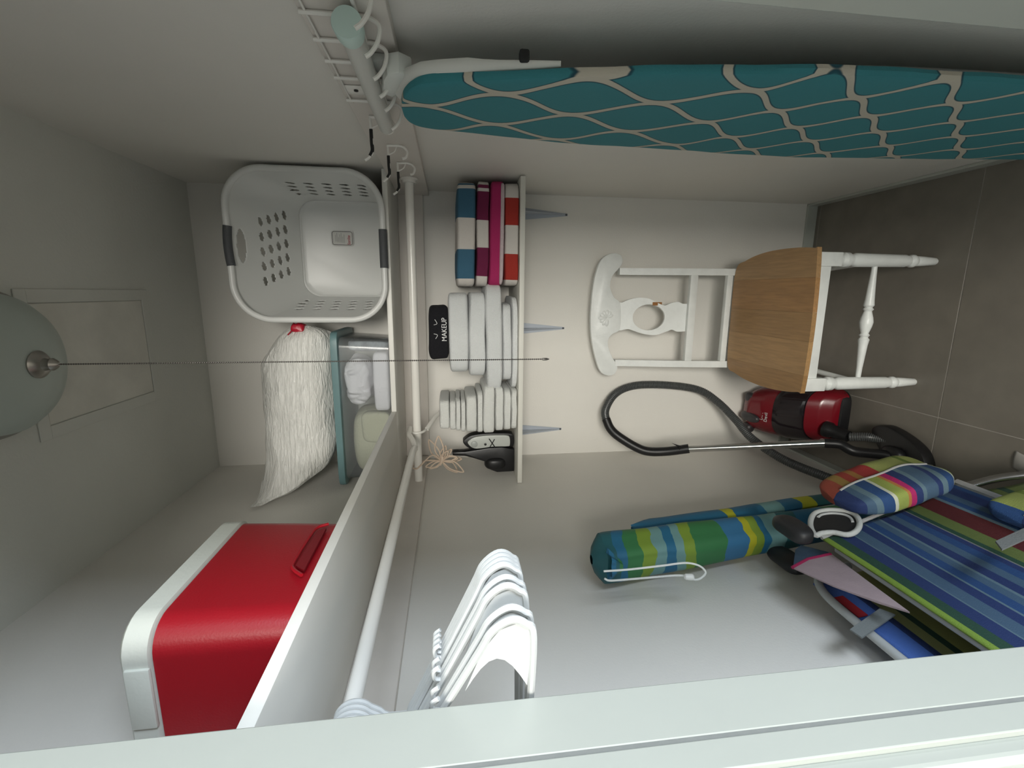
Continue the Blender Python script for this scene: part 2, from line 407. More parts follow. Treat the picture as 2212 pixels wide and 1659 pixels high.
# wall surface with real oval holes: a ring grid, cells whose centre lies in an oval are left out
def basket_wall():
    b = B(); y0, y1 = 1.556, 1.842
    def ringpt(s_, t):      # s_ 0..1 round the ring, t 0..1 front to back
        x0, x1, z0, z1 = bx0+.010+.068*t, bx1-.010-.034*t, bz0+.012+.008*t, bz1-.012-.120*t
        r = .090-.03*t
        # perimeter walk with equal lengths per side
        w_, h_ = x1-x0-2*r, z1-z0-2*r; q = math.pi*r/2
        per = 2*(w_+h_)+4*q; d = (s_ % 1)*per
        segs = [(h_, 'R'), (q, 'c1'), (w_, 'T'), (q, 'c2'), (h_, 'L'), (q, 'c3'), (w_, 'Bt'), (q, 'c4')]
        for ln, k in segs:
            if d <= ln+1e-9: break
            d -= ln
        f = d/ln if ln else 0
        if k == 'R': x, z = x1, z0+r+d
        elif k == 'T': x, z = x1-r-d, z1
        elif k == 'L': x, z = x0, z1-r-d
        elif k == 'Bt': x, z = x0+r+d, z0
        else:
            c, a0 = {'c1': ((x1-r, z1-r), 0), 'c2': ((x0+r, z1-r), 90), 'c3': ((x0+r, z0+r), 180), 'c4': ((x1-r, z0+r), 270)}[k]
            a = math.radians(a0+90*f); x, z = c[0]+r*math.cos(a), c[1]+r*math.sin(a)
        return Vector((x, y0+(y1-y0)*t, z))
    NU, NV = 420, 84
    g = [[b.bm.verts.new(ringpt(i/NU, j/NV)) for j in range(NV+1)] for i in range(NU)]
    def hole(p):
        t = (p.y-y0)/(y1-y0)
        x0, x1, z0, z1 = bx0+.010+.068*t, bx1-.010-.034*t, bz0+.012+.008*t, bz1-.012-.120*t
        cx, cz = (x0+x1)/2, (z0+z1)/2
        top = abs(p.z-z1) < .003; bot = abs(p.z-z0) < .003; rt = abs(p.x-x1) < .003; lf = abs(p.x-x0) < .003
        for on, c in ((top, p.x-cx), (bot, p.x-cx), (rt, p.z-cz), (lf, p.z-cz)):
            if not on: continue
            for r_ in range(4):
                yc = 1.672+.034*r_; sx = .047 if top else .056
                k = round((c-.010*(r_-1.5))/sx)
                if abs(k) > 2: continue
                u = c-.010*(r_-1.5)-k*sx+(p.y-yc)*.35; v = p.y-yc
                if (u/.0140)**2+(v/.0088)**2 < 1: return True
            if top and (c/.050)**2+((p.y-1.594)/.016)**2 < 1: return True
        return False
    for i in range(NU):
        for j in range(NV):
            q = [g[i][j], g[(i+1) % NU][j], g[(i+1) % NU][j+1], g[i][j+1]]
            c = sum((v.co for v in q), Vector())/4
            if not hole(c): b.bm.faces.new(q)
    loose = [v for v in b.bm.verts if not v.link_faces]
    bmesh.ops.delete(b.bm, geom=loose, context='VERTS')
    return b, ringpt
bw, rp = basket_wall()
obj('wall', bw, WPL, bk, solid=.0025)
b = B(); NB = 72
loops = []
for t, yy, sc in ((1.0, 1.842, 1.0), (1.0, 1.852, .965), (1.0, 1.856, .90)):
    c = Vector(((bx0+bx1)/2+.017, yy, (bz0+bz1)/2-.055)); loops.append([b.bm.verts.new(c+(Vector((rp(i/NB, 1).x, yy, rp(i/NB, 1).z))-c)*sc) for i in range(NB)])
for A, Bq in zip(loops, loops[1:]):
    for k in range(NB): b.bm.faces.new([A[k], A[(k+1) % NB], Bq[(k+1) % NB], Bq[k]])
b.bm.faces.new(loops[-1])
obj('bottom', b, WPL, bk, solid=.0025)
rim = rrect(bx0+.0095, bx1-.0095, bz0+.0095, bz1-.0095, .110, 1.5505, 12)
obj('rim', B().tube(rim, .0095, 12, closed=True), WPL, bk)
cxm = (bx0+bx1)/2
for zz, s_ in ((bz1-.0095, 1), (bz0+.0095, -1)):
    pp = [Vector((cxm+d*.058-.002, 1.5505, zz+(0.0 if s_ < 0 else 0.004*(1-d*d)-.002))) for d in [-1+k/6 for k in range(13)]]
    obj('grip', B().tube(pp, .0125, 14), GREY, bk, label='dark grey rubber grip')
lb = PY(738, 513, 1.850)
st = B(); R0 = rrect(lb.x-.030, lb.x+.024, lb.z-.042, lb.z+.036, .010, 1.8475, 5)
st.prism(R0, (0, .0008, 0)); lab = obj('sticker', st, mat('label_paper', (.66, .66, .63), .6, bump=.03), bk, smooth=False, label='white sticker with black outline and red lettering')
R1 = rrect(lb.x-.027, lb.x+.021, lb.z-.039, lb.z+.033, .008, 1.8468, 5); R2 = rrect(lb.x-.0255, lb.x+.0195, lb.z-.0375, lb.z+.0315, .0065, 1.8468, 5)
obj('sticker_outline', B().ring_prism(R1, R2, (0, .0005, 0)), BLACK, lab, smooth=False)
def facing(x, y, z, rot=0): return Matrix.Translation((x, y, z)) @ Matrix.Rotation(math.radians(90), 4, 'X') @ Matrix.Rotation(rot, 4, 'Z')
SR = mat('print_red', (.45, .05, .07), .6, bump=.02)
text_mesh('lettering', 'Sterilite', .0150, facing(lb.x-.010, 1.8465, lb.z-.026, 0) @ Matrix.Scale(.72, 4, (1, 0, 0)), SR, lab, shear=.25)
PG = mat('print_grey', (.33, .33, .32), .7, bump=.02)
b = B()
for k in range(7):
    xx = lb.x-.020+.0008*k; ww = (.030, .022, .034, .028, .018, .032, .024)[k]
    b.box((xx, 1.8466, lb.z-.010+k*.005), (xx+ww, 1.8470, lb.z-.0088+k*.005))
obj('small_print', b, PG, lab, smooth=False)

# ------------------------------------------------------------------ storage bin on the high shelf
sb = thing('storage_bin', 'clear plastic storage bin with teal lid on the high shelf, full of folded linens', 'storage bin', (-.4, 1.72, ZS))
cx0, cx1, cy0, cy1, cz1 = -.652, -.150, 1.600, 1.842, 1.902
def taper(p):
    t = (p.z-ZS)/(cz1-ZS); s = .955+.045*t; c = Vector(((cx0+cx1)/2, (cy0+cy1)/2, 0))
    return Vector((c.x+(p.x-c.x)*s, c.y+(p.y-c.y)*s, p.z))
b = B(); rr = lambda i, z, g=0: [taper(Vector((q.x, q.z, z))) for q in rrect(cx0+i, cx1-i, cy0+i, cy1-i, .032-i, 0, 6)]
loops = [[b.bm.verts.new(q) for q in rr(0, z)] for z in (ZS+.006, ZS+.05, ZS+.10, cz1)]
low = [b.bm.verts.new(q) for q in rr(.006, ZS+.0015)]; loops.insert(0, low)
for A, Bq in zip(loops, loops[1:]):
    for k in range(len(A)): b.bm.faces.new([A[k], A[(k+1) % len(A)], Bq[(k+1) % len(A)], Bq[k]])
b.bm.faces.new(low[::-1])
def clearplastic():
    m, t, bs = nodes('clear_plastic')
    out = t.nodes['Material Output']
    tr = t.nodes.new('ShaderNodeBsdfTransparent'); tr.inputs[0].default_value = (.93, .95, .95, 1)
    gl = t.nodes.new('ShaderNodeBsdfGlossy'); gl.inputs['Roughness'].default_value = .15
    fr = t.nodes.new('ShaderNodeFresnel'); fr.inputs[0].default_value = 1.45
    bs.inputs['Base Color'].default_value = (.75, .78, .78, 1); bs.inputs['Roughness'].default_value = .4
    m1 = t.nodes.new('ShaderNodeMixShader'); m1.inputs[0].default_value = .14
    m2 = t.nodes.new('ShaderNodeMixShader')
    L(t, tr.outputs[0], m1.inputs[1]); L(t, bs.outputs[0], m1.inputs[2])
    L(t, fr.outputs[0], m2.inputs[0]); L(t, m1.outputs[0], m2.inputs[1]); L(t, gl.outputs[0], m2.inputs[2])
    L(t, m2.outputs[0], out.inputs['Surface']); return m
CLEAR = clearplastic()
obj('tub', b, CLEAR, sb)
TEAL = mat('teal_lid_plastic', (.13, .235, .245), .4, bump=.04, bscale=40)
b = B().slab((cx0-.016, cy0-.020, cz1-.006), (cx1+.020, cy1+.014, cz1+.018), .16, .12, 64, 12)
obj('lid', b, TEAL, sb)
# things inside the bin
LIN = mat('white_linen', (.70, .69, .73), .85, bump=.5, bscale=90)
LIN2 = mat('sage_beige_cloth', (.47, .47, .36), .9, bump=.5, bscale=110)
LIN3 = mat('grey_checked_cloth', (.30, .33, .36), .9, bump=.5, bscale=200, var=.4, vscale=30)
obj('folded_sheet', B().slab((-.408, 1.616, ZS+.008), (-.203, 1.80, ZS+.066), .16, .35, 48, 20, amp=.003, seed=3), LIN, label='white folded sheet behind the clear plastic of the bin', cat='linen')
def crump(p, sd=5):
    q = p.copy(); n1 = noise.noise(Vector((p.x*55, p.y*10, p.z*26+sd))); q.y -= abs(n1)*.016; q.z += noise.noise(Vector((p.x*30, 3, p.z*20)))*.006; q.z = max(q.z, ZS+.0665); return q
obj('bunched_cloth', B().slab((-.386, 1.618, ZS+.070), (-.222, 1.76, ZS+.160), .5, .7, 110, 60, amp=.011, ns=22, seed=8, fn=crump), LIN, label='crumpled white cloth bunched up inside the bin above the sheet', cat='linen')
obj('pillow', B().slab((-.640, 1.630, ZS+.008), (-.415, 1.80, ZS+.15), .45, .5, 40, 20, amp=.008, ns=9, seed=4), LIN2, label='sage green padded cloth stowed at the left end of the bin', cat='linen')
obj('folded_pad', B().slab((-.520, 1.615, ZS+.010), (-.412, 1.66, ZS+.110), .4, .45, 30, 16, amp=.006, ns=12, seed=14), LIN2, label='sage green folded pad in front of the stowed cloth in the bin', cat='linen')
obj('checked_towel', B().slab((-.200, 1.622, ZS+.012), (-.160, 1.80, ZS+.145), .4, .4, 30, 16, amp=.008, ns=20, seed=6), LIN3, label='grey mottled cloth at the right end of the bin by the basket', cat='linen')

# ------------------------------------------------------------------ white bag on the bin
def bagm():
    m, t, b = nodes('thin_white_polythene')
    b.inputs['Base Color'].default_value = (.82, .82, .78, 1); b.inputs['Roughness'].default_value = .28
    b.inputs['Subsurface Weight'].default_value = .0
    tc = t.nodes.new('ShaderNodeTexCoord'); mp = t.nodes.new('ShaderNodeMapping'); mp.inputs['Scale'].default_value = (9, 20, 60); mp.inputs['Rotation'].default_value = (0, .5, 0)
    n = t.nodes.new('ShaderNodeTexNoise'); n.inputs['Scale'].default_value = 2.2; n.inputs['Detail'].default_value = 8; n.inputs['Distortion'].default_value = 1.2
    L(t, tc.outputs['Object'], mp.inputs[0]); L(t, mp.outputs[0], n.inputs['Vector'])
    bp = t.nodes.new('ShaderNodeBump'); bp.inputs['Strength'].default_value = .75; bp.inputs['Distance'].default_value = .010
    L(t, n.outputs['Fac'], bp.inputs['Height']); L(t, bp.outputs['Normal'], b.inputs['Normal'])
    return m
bg = thing('plastic_bag', 'stuffed white plastic bag with red tie on top of the teal-lidded bin', 'bag', (-.38, 1.68, cz1+.018))
# spine from the tied neck (right) to the flat tail (left): centre, half depth, half height
sp = [(-.106, 1.640, 2.028, .010, .010), (-.116, 1.645, 2.020, .030, .030), (-.140, 1.66, 2.010, .065, .074), (-.180, 1.675, 2.022, .095, .100), (-.25, 1.685, 2.044, .115, .121),
      (-.35, 1.685, 2.045, .125, .123), (-.45, 1.675, 2.045, .125, .121), (-.54, 1.65, 2.048, .115, .114), (-.60, 1.62, 2.066, .095, .092), (-.640, 1.57, 2.095, .065, .064), (-.660, 1.520, 2.125, .034, .040), (-.668, 1.475, 2.150, .008, .018)]
spc = crom([Vector(s[:3]) for s in sp], 6); rd = crom([Vector((s[3], s[4], 0)) for s in sp], 6)
b = B(); NR = 56; rows = []
for i, (c, r) in enumerate(zip(spc, rd)):
    row = []
    for k in range(NR):
        a = 2*math.pi*k/NR; ca, sa = math.cos(a), math.sin(a)
        t = i/(len(spc)-1)
        rip = 1+.05*noise.noise(Vector((ca*7, sa*7, t*5)))+.10*math.exp(-t*9)*math.sin(a*17)
        p = Vector((c.x+.02*ca*0, c.y+ca*r.x*rip, c.z+math.copysign(abs(sa)**.8, sa)*r.y*rip))
        p += noise.noise_vector(p*16)*.008
        p.z = max(p.z, cz1+.0195); row.append(b.bm.verts.new(p))
    rows.append(row)
for A, Bq in zip(rows, rows[1:]):
    for k in range(NR): b.bm.faces.new([A[k], A[(k+1) % NR], Bq[(k+1) % NR], Bq[k]])
b.bm.faces.new(rows[0][::-1]); b.bm.faces.new(rows[-1])
obj('bag_body', b, bagm(), bg)
RT = mat('red_tie_film', (.45, .01, .03), .35, bump=.2)
b = B(); b.slab((-.132, 1.600, 2.004), (-.104, 1.630, 2.044), .6, .6, 16, 10, amp=.006, ns=40)
b.tube(crom([(-.124, 1.62, 2.045), (-.112, 1.612, 2.032), (-.106, 1.625, 2.018), (-.112, 1.64, 2.006)], 5), .006, 8, flat=.5)
b.tube(crom([(-.110, 1.62, 2.03), (-.098, 1.605, 2.036), (-.092, 1.60, 2.022), (-.108, 1.615, 2.018)], 5), .005, 8, flat=.4)
b.tube(crom([(-.112, 1.615, 2.026), (-.128, 1.60, 2.040), (-.140, 1.60, 2.052)], 5), .004, 8, flat=.4)
obj('tie', b, RT, bg, label='red drawstring tie')

# ------------------------------------------------------------------ red cooler on the left shelf
co = thing('cooler', 'red picnic cooler with white lid on the high left shelf', 'cooler', (-.54, .74, ZS))
ox0, ox1, oy0, oy1 = -.662, -.428, .582, .898
def corners(i, z, r=.042, s=1.0):
    return [Vector((q.x, q.z, z)) for q in rrect(ox0+i, ox1-i, oy0+i, oy1-i, r, 0, 8)]
b = B(); lv = [(.014, ZS+.0015), (.008, ZS+.006), (.003, ZS+.10), (0, 1.918)]
lp = [[b.bm.verts.new(q) for q in corners(i, z)] for i, z in lv]
for A, Bq in zip(lp, lp[1:]):
    for k in range(len(A)): b.bm.faces.new([A[k], A[(k+1) % len(A)], Bq[(k+1) % len(A)], Bq[k]])
b.bm.faces.new(lp[0][::-1]); b.bm.faces.new(lp[-1])
body = obj('body', b, REDP, co)
b = B(); lv = [(.002, 1.9185), (-.004, 1.922), (-.004, 1.952), (.002, 1.958), (.010, 1.9585), (.012, 1.952), (.022, 1.952), (.024, 1.964), (.034, 1.968)]
lp = [[b.bm.verts.new(q) for q in corners(i, z, max(.02, .044-i*.4))] for i, z in lv]
for A, Bq in zip(lp, lp[1:]):
    for k in range(len(A)): b.bm.faces.new([A[k], A[(k+1) % len(A)], Bq[(k+1) % len(A)], Bq[k]])
b.bm.faces.new(lp[0][::-1]); b.bm.faces.new(lp[-1])
LIDW = mat('cooler_lid_plastic', (.68, .71, .65), .4, bump=.1, bscale=120)
obj('lid', b, LIDW, co)
obj('lid_latch', B().box((-.570, oy0-.008, 1.920), (-.480, oy0-.001, 1.9515), .003), LIDW, co)
b = B(); X_ = ox1+.0005
q = crom([(X_, .845, ZS+.030), (X_, .832, ZS+.047), (X_, .80, ZS+.051), (X_, .72, ZS+.053), (X_, .700, ZS+.047), (X_, .682, ZS+.030)], 5)
b.tube(q, .0028, 8); obj('side_handle', b, REDP, co)
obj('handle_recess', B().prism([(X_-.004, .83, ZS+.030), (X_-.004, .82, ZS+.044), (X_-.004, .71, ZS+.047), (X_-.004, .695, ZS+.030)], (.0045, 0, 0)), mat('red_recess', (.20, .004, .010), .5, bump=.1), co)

# ------------------------------------------------------------------ towels on the low shelf
def zz(px): return 1.535-(px-969)*.00157
def xx_(py): return .026-(py-615)*.00157
TY0, TY1 = 1.592, 1.845
WH = (.66, .62, .58)
def striped_towel(px0, px1, py0, py1, stops, label, sd, y0=TY0, fn=None, thick=None, ex=.34):
    m = stripes('towel_stripes', stops)
    b = B().slab((xx_(py1), y0, zz(px1)), (xx_(py0), TY1, zz(px0)), .30, ex, 72, 24, amp=.0035, ns=8, seed=sd, uvaxis=0, fn=fn)
    return obj('folded_towel', b, m, label=label, cat='towel', group='striped towels on the low shelf')
def lean(dx0, dz):   # the stack sags to the left
    def f(p):
        q = p.copy(); t = (.36-p.x)/.35; q.z += dz*t; q.x += 0; return q
    return f
# u runs from x min (image bottom, world left) to x max
BL = (.045, .135, .215); MA = (.155, .010, .055); PK = (.42, .02, .12); RDc = (.38, .030, .020)
zb = ZL+.001
def tw(z0, z1, x0, x1, stops, label, sd, y0=TY0, tilt=0, ex=.34, grp='striped towels on the low shelf', m=None, amp=.0035):
    def fn(p):
        q = p.copy(); q.z += tilt*(.19-p.x)/.17*1.0; q.z = max(q.z, zb); return q
    b = B().slab((x0, y0, z0), (x1, TY1, z1), .30, ex*.50, 72, 24, amp=amp*1.4, ns=8, seed=sd, uvaxis=0, fn=fn)
    return obj('folded_towel', b, m or stripes('towel_stripes', stops), label=label, cat='towel', group=grp)
tw(zb, 1.345, .024, .356, [(0, WH), (.06, RDc), (.31, WH), (.575, RDc), (.84, WH)], 'folded towel with wide red and white stripes, bottom of the striped pile', 1)
tw(1.3455, 1.395, .020, .360, [(0, PK), (.001, PK)], 'folded bright pink towel with white edge above the red striped one', 2, tilt=.004, ex=.5)
tw(1.396, 1.438, .020, .360, [(0, WH), (.10, MA), (.37, WH), (.62, MA), (.885, WH), (.915, MA), (.95, WH)], 'folded towel with maroon and white stripes, second from the top of the pile', 3, tilt=.003, ex=.4)
tw(1.439, 1.505, .018, .352, [(0, WH), (.075, BL), (.36, WH), (.65, BL), (.92, WH), (.955, BL), (.975, WH)], 'folded towel with wide blue and white stripes, top of the striped pile', 4, tilt=.003, ex=.5)
pk = None
for o in list(C.objects):
    if o.get('label', '').startswith('folded bright pink'): pk = o
b = B().slab((.026, TY0-.004, 1.3465), (.352, 1.70, 1.364), .3, .5, 48, 14, amp=.002, ns=8, seed=9, fn=lambda p: Vector((p.x, p.y, p.z+.004*(.19-p.x)/.17)))
obj('white_edge', b, mat('terry_offwhite', (.62, .50, .52), .95, bump=.7, bscale=400), pk, label='white edge fold')
# white bath towels, from the shelf upward
G2 = 'white towels in the middle of the low shelf'
tw(zb, 1.318, -.335, -.012, None, 'thin folded white towel at the very bottom of the middle pile', 11, m=COTTON, grp=G2, y0=1.600, ex=.5)
tw(1.3185, 1.350, -.305, -.036, None, 'folded white towel, second from the bottom of the middle pile', 12, m=COTTON, grp=G2, y0=1.594, ex=.5)
tw(1.3505, 1.409, -.338, .030, None, 'thick folded white towel jutting to the right in the middle pile', 13, m=COTTON, grp=G2, y0=1.583, ex=.5, amp=.005)
tw(1.4095, 1.465, -.290, .000, None, 'folded white towel, second from the top of the middle pile', 14, m=COTTON, grp=G2, y0=1.590, ex=.42)
tw(1.4655, 1.534, -.275, .000, None, 'folded white towel, topmost of the middle pile under the black cloth', 15, m=COTTON, grp=G2, y0=1.590, ex=.42)
# black make-up towel
mk = thing('folded_cloth', 'small black folded cloth printed MAKEUP on top of the white towels', 'towel', (-.13, 1.66, 1.5345))
obj('cloth', B().slab((-.226, 1.592, 1.5345), (-.045, 1.72, 1.602), .22, .28, 72, 24, amp=.004, ns=22, seed=21, fn=lambda p: Vector((p.x, p.y, max(p.z, 1.5345)))), BLKTOWEL, mk)
WP = mat('white_embroidery', (.80, .80, .80), .8, bump=.1)
c = PY(960, 712, 1.589)
text_mesh('lettering', 'MAKEUP', .0240, facing(c.x, 1.5885, c.z) @ Matrix.Scale(.86, 4, (1, 0, 0)), WP, mk)
for (ax, ay), (bx_, by), (cx_, cy_) in (((937, 702), (944, 699), (939, 690)), ((937, 721), (945, 724), (941, 732))):
    b = B().tube(crom([PY(ax, ay, 1.5885), PY(bx_, by, 1.5885), PY(cx_, cy_, 1.5885)], 6), .0009, 6)
    obj('eyelash_print', b, WP, mk, label='white curved eyelash mark')
# washcloths: the stack leans; boundaries in photo pixels measured at the front fold
wb = [(942, 965), (965, 979), (979, 990), (990, 1001), (1001, 1027), (1027, 1040), (1040, 1067), (1067, 1087), (1087, 1104), (1104, 1118)]
wl = ['topmost of the stack', 'second from the top', 'third from the top', 'fourth from the top', 'fifth from the top, a thick fold', 'sixth from the top, thin', 'seventh from the top, a thick fold', 'third from the bottom', 'second from the bottom', 'bottom of the stack']
yx = [(868, 930), (871, 935), (868, 938), (869, 940), (860, 941), (852, 943), (838, 945), (842, 940), (848, 938), (848, 936)]
zt = 1.568; tot = sum(b_-a_ for a_, b_ in wb); ztop = 1.572; hh = ztop-zb; acc = 0
for k in range(len(wb)-1, -1, -1):
    th = (wb[k][1]-wb[k][0])/tot*hh; z0 = zb+acc; z1 = z0+th-.0004; acc += th
    x1, x0 = xx_(yx[k][0])+.004, xx_(yx[k][1])-.004
    fall = (.010 if k > 3 else .018)
    def fn(p, x0=x0, x1=x1, z0=z0, k=k):
        q = p.copy(); t = (x1-p.x)/(x1-x0); q.z += .006*math.sin(t*3)*(1-k/10)*0
        q.z = max(q.z, zb); return q
    b = B().slab((x0, 1.588+.002*(k % 3), z0), (x1, 1.80, z1), .26, .26, 48, 14, amp=.0026, ns=20, seed=30+k, fn=fn)
    obj('washcloth', b, COTTON2, label='folded white washcloth in the stack by the iron, '+wl[k], cat='washcloth', group='washcloths on the low shelf')

# ------------------------------------------------------------------ steam iron standing on its heel
ir = thing('steam_iron', 'grey and black iron standing on its heel beside the washcloths', 'iron', (-.525, 1.70, zb))
GR = mat('iron_grey_plastic', (.48, .50, .47), .4, bump=.05)
def outline(y, s=0):
    P_ = [(994, 957), (1000, 949), (1013, 942), (1040, 938), (1070, 937), (1098, 938), (1104, 946), (1104, 962), (1098, 966), (1060, 967), (1020, 972), (1004, 968)]
    pts = crom([PY(a, b_, 1.66) for a, b_ in P_], 5, True); c = sum(pts, Vector())/len(pts)
    return [Vector((c.x+(p.x-c.x)*(1-s), y, c.z+(p.z-c.z)*(1-s))) for p in pts]
zshift = 0
o_ = outline(1.665); dz = (zb+.0008)-min(p.z for p in o_)
b = B().prism([p+Vector((0, 0, dz)) for p in o_], (0, .045, 0), .004); obj('soleplate_housing', b, BLACK, ir)
b = B().prism([p+Vector((0, 0, dz)) for p in outline(1.655, .17)], (0, .012, 0), .003); obj('top_cover', b, GR, ir, label='light grey cover')
c = PY(1018, 960, 1.654)+Vector((0, 0, dz)); b = B().lathe([(.012, 0), (.012, .003), (.010, .004)], (c.x, 1.655, c.z), (0, -1, 0), 24); obj('dial', b, mat('dial_grey', (.36, .38, .36), .4, bump=.05), ir)
c = PY(1042, 960, 1.654)+Vector((0, 0, dz)); obj('button', B().lathe([(.0045, 0), (.0045, .003), (.003, .004)], (c.x, 1.655, c.z), (0, -1, 0), 16), BLACK, ir, label='black round button')
a1 = PY(1050, 948, 1.652)+Vector((0, 0, dz)); a2 = PY(1062, 968, 1.652)+Vector((0, 0, dz))
b = B(); b.tube([PY(1050, 948, 1.652)+Vector((0, 0, dz)), PY(1064, 968, 1.652)+Vector((0, 0, dz))], .0018, 8); b.tube([PY(1062, 949, 1.652)+Vector((0, 0, dz)), PY(1052, 966, 1.652)+Vector((0, 0, dz))], .0018, 8)
obj('handle_brace', b, BLACK, ir)
# black nozzle-shaped appliance
nz = thing('hair_dryer', 'black nozzle-shaped appliance standing upright left of the iron', 'appliance', (-.60, 1.69, zb))
P_ = [(1107, 971), (1107, 1019), (1090, 1020), (1070, 1021), (1056, 1016), (1045, 1008), (1043, 998), (1020, 991), (1000, 986), (974, 985), (973, 977), (1000, 976), (1020, 973), (1050, 968), (1080, 966)]
pts = [PY(a, b_, 1.655) for a, b_ in P_]; dz2 = (zb+.0008)-min(p.z for p in pts)
pts = [Vector((p.x, 1.655, p.z+dz2)) for p in pts]
obj('housing', B().prism(pts, (0, .040, 0), .006), BLACK, nz)
c = (pts[3]+pts[6])/2
obj('motor_bulge', B().slab((pts[4].x, 1.640, pts[2].z), (pts[4].x+.050, 1.705, pts[5].z+.004), .7, .8, 24, 14), BLACK, nz)
obj('spout_collar', B().lathe([(.0085, 0), (.0095, .004), (.0095, .016), (.0075, .020)], (sum((pts[9].x, pts[10].x))/2, 1.675, pts[10].z-.024), (0, 0, 1), 18), BLACKR, nz)

# ------------------------------------------------------------------ twine bundle hanging from the rod
tb = thing('twine_bundle', 'bundle of pinkish twine hanging by the left end of the closet rod', 'twine', (-.60, 1.62, 1.55))
TW = mat('pinkish_twine', (.70, .56, .44), .9, bump=.6, bscale=600)
c = Vector((-.605, 1.640, 1.568)); random.seed(5); b = B()
for k in range(12):
    a = math.radians(-150+k*24+random.uniform(-12, 12)); l_ = random.uniform(.045, .090)
    d = Vector((math.cos(a)*.8, random.uniform(-.35, .45), math.sin(a)*.75-.35)).normalized(); sd = Vector((-d.z, random.uniform(-.3, .3), d.x)).normalized()
    loop = crom([c, c+d*l_*.5+sd*l_*.20, c+d*l_, c+d*l_*.93-sd*l_*.10, c+d*l_*.45-sd*l_*.16, c], 6)
    loop = [Vector((max(p.x, XL+.004), p.y, p.z)) for p in loop]
    b.tube(loop, .0026, 6)
obj('loops', b, TW, tb)
b = B().tube(crom([c, (-.575, 1.62, 1.600), (-.600, 1.59, 1.640), (-.61, 1.583, 1.655), (-.61, 1.60, 1.6715), (-.61, 1.625, 1.66), (-.60, 1.635, 1.62), c], 6), .0026, 6)
b.tube([c+Vector((-.014, -.003, .006)), c+Vector((0, -.006, 0)), c+Vector((.016, -.002, -.004))], .005, 8)
obj('hanging_loop', b, TW, tb)

# ------------------------------------------------------------------ hangers
def hanger_parts(t):
    hw, zt, zb_, r = .190, -.142, -.186, .0038
    hook = [(.0215*math.cos(math.radians(a)), 0, .0005+.0215*math.sin(math.radians(a))) for a in range(205, -60, -15)]
    hook = [Vector(p) for p in hook][:]
    neck = [Vector((.008, 0, -.026)), Vector((0, 0, -.036)), Vector((0, 0, -.062))]
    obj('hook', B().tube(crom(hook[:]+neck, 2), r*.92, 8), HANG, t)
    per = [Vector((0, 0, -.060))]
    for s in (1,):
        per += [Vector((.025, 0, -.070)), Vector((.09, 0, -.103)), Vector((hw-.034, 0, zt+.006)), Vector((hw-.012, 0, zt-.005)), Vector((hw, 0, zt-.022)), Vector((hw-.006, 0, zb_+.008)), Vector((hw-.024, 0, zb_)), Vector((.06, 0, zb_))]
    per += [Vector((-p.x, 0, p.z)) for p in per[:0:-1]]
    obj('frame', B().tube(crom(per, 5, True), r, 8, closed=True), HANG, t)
    for s in (1, -1):
        arc = [(s*(hw-.010), zt-.012), (s*(hw-.004), zt-.028), (s*(hw-.012), zb_+.004), (s*(hw-.030), zb_+.002), (s*(hw-.060), zb_+.003)]
        inner = [(s*(hw-.082+.038*math.sin(math.pi*k/8)), zb_+.004+(zt+.026-zb_-.010)*k/8) for k in range(9)]
        top = [(s*(hw-.034), zt+.004)]
        b = B().prism([Vector((x, -.0012, z)) for x, z in arc+inner+top], (0, .0024, 0)); obj('shoulder_web', b, HANG, t, smooth=False)
        obj('notch', B().tube(crom([(s*.085, 0, -.099), (s*.087, 0, -.092), (s*.096, 0, -.091), (s*.101, 0, -.097)], 4), .0024, 6), HANG, t)
h0 = thing('clothes_hanger', 'white plastic clothes hanger on the left rod, furthest from the door', 'hanger', (0, 0, 0), 'hangers on the left rod')
hanger_parts(h0)
spots = [(.470, 4), (.463, 3.5), (.456, 3), (.449, 2.5), (.434, 0), (.425, -1.5), (.408, -6), (.399, -8)]
names = ['furthest from the door', 'second from the far end of the row', 'third from the far end of the row', 'fourth from the far end of the row', 'just past the first gap', 'third from the door frame', 'second from the door frame', 'nearest the door frame']
for k, (yy, an) in enumerate(spots):
    o = h0 if k == 0 else dup(h0, (0, 0, 0), 0)
    o.location = (XRo, yy, ZR-.0035+.0163); o.rotation_euler = (0, 0, math.radians(an)); o['label'] = 'white plastic clothes hanger on the left rod, '+names[k]
    o.location.z = ZR - .0085

# ------------------------------------------------------------------ wall rack, tube, hooks on the right wall
XC = XR-.019
rk = thing('wire_rack', 'white wall-mounted wire rack with curved hooks on the upper right wall', 'rack', (XC, .8, 1.62))
ys = [.635, .703, .770, .833, .891, .985]
XT_, ZT_ = .326, 1.648     # centre of the tube they hold
for yy in ys:
    pts = [(XC-.004, yy, 1.712), (XC-.004, yy, 1.655), (XC-.004, yy, 1.630), (XT_+.014, yy, 1.613), (XT_-.004, yy, 1.615), (XT_-.018, yy, 1.624), (XT_-.024, yy, 1.632)]
    obj('hook', B().tube(crom(pts, 5), .0030, 8), RODW, rk)
obj('top_rail', B().tube([(XC-.003, .52, 1.704), (XC-.003, 1.00, 1.704)], .0018, 8), RODW, rk)
obj('bottom_rail', B().tube([(XC-.003, .52, 1.640), (XC-.003, 1.00, 1.640)], .0028, 8), RODW, rk)
b = B().box((XC-.003, .925, 1.655), (XC-.0005, .962, 1.704), .001); obj('mounting_plate', b, RODW, rk)
obj('screw', B().lathe([(.004, 0), (.004, .002), (.001, .003)], (XC-.003, .940, 1.686), (-1, 0, 0), 10), BLACK, rk)
ct = thing('cardboard_tube', 'long white tube with mint green end cap lying in the rack hooks', 'tube', (XT_, .8, 1.62))
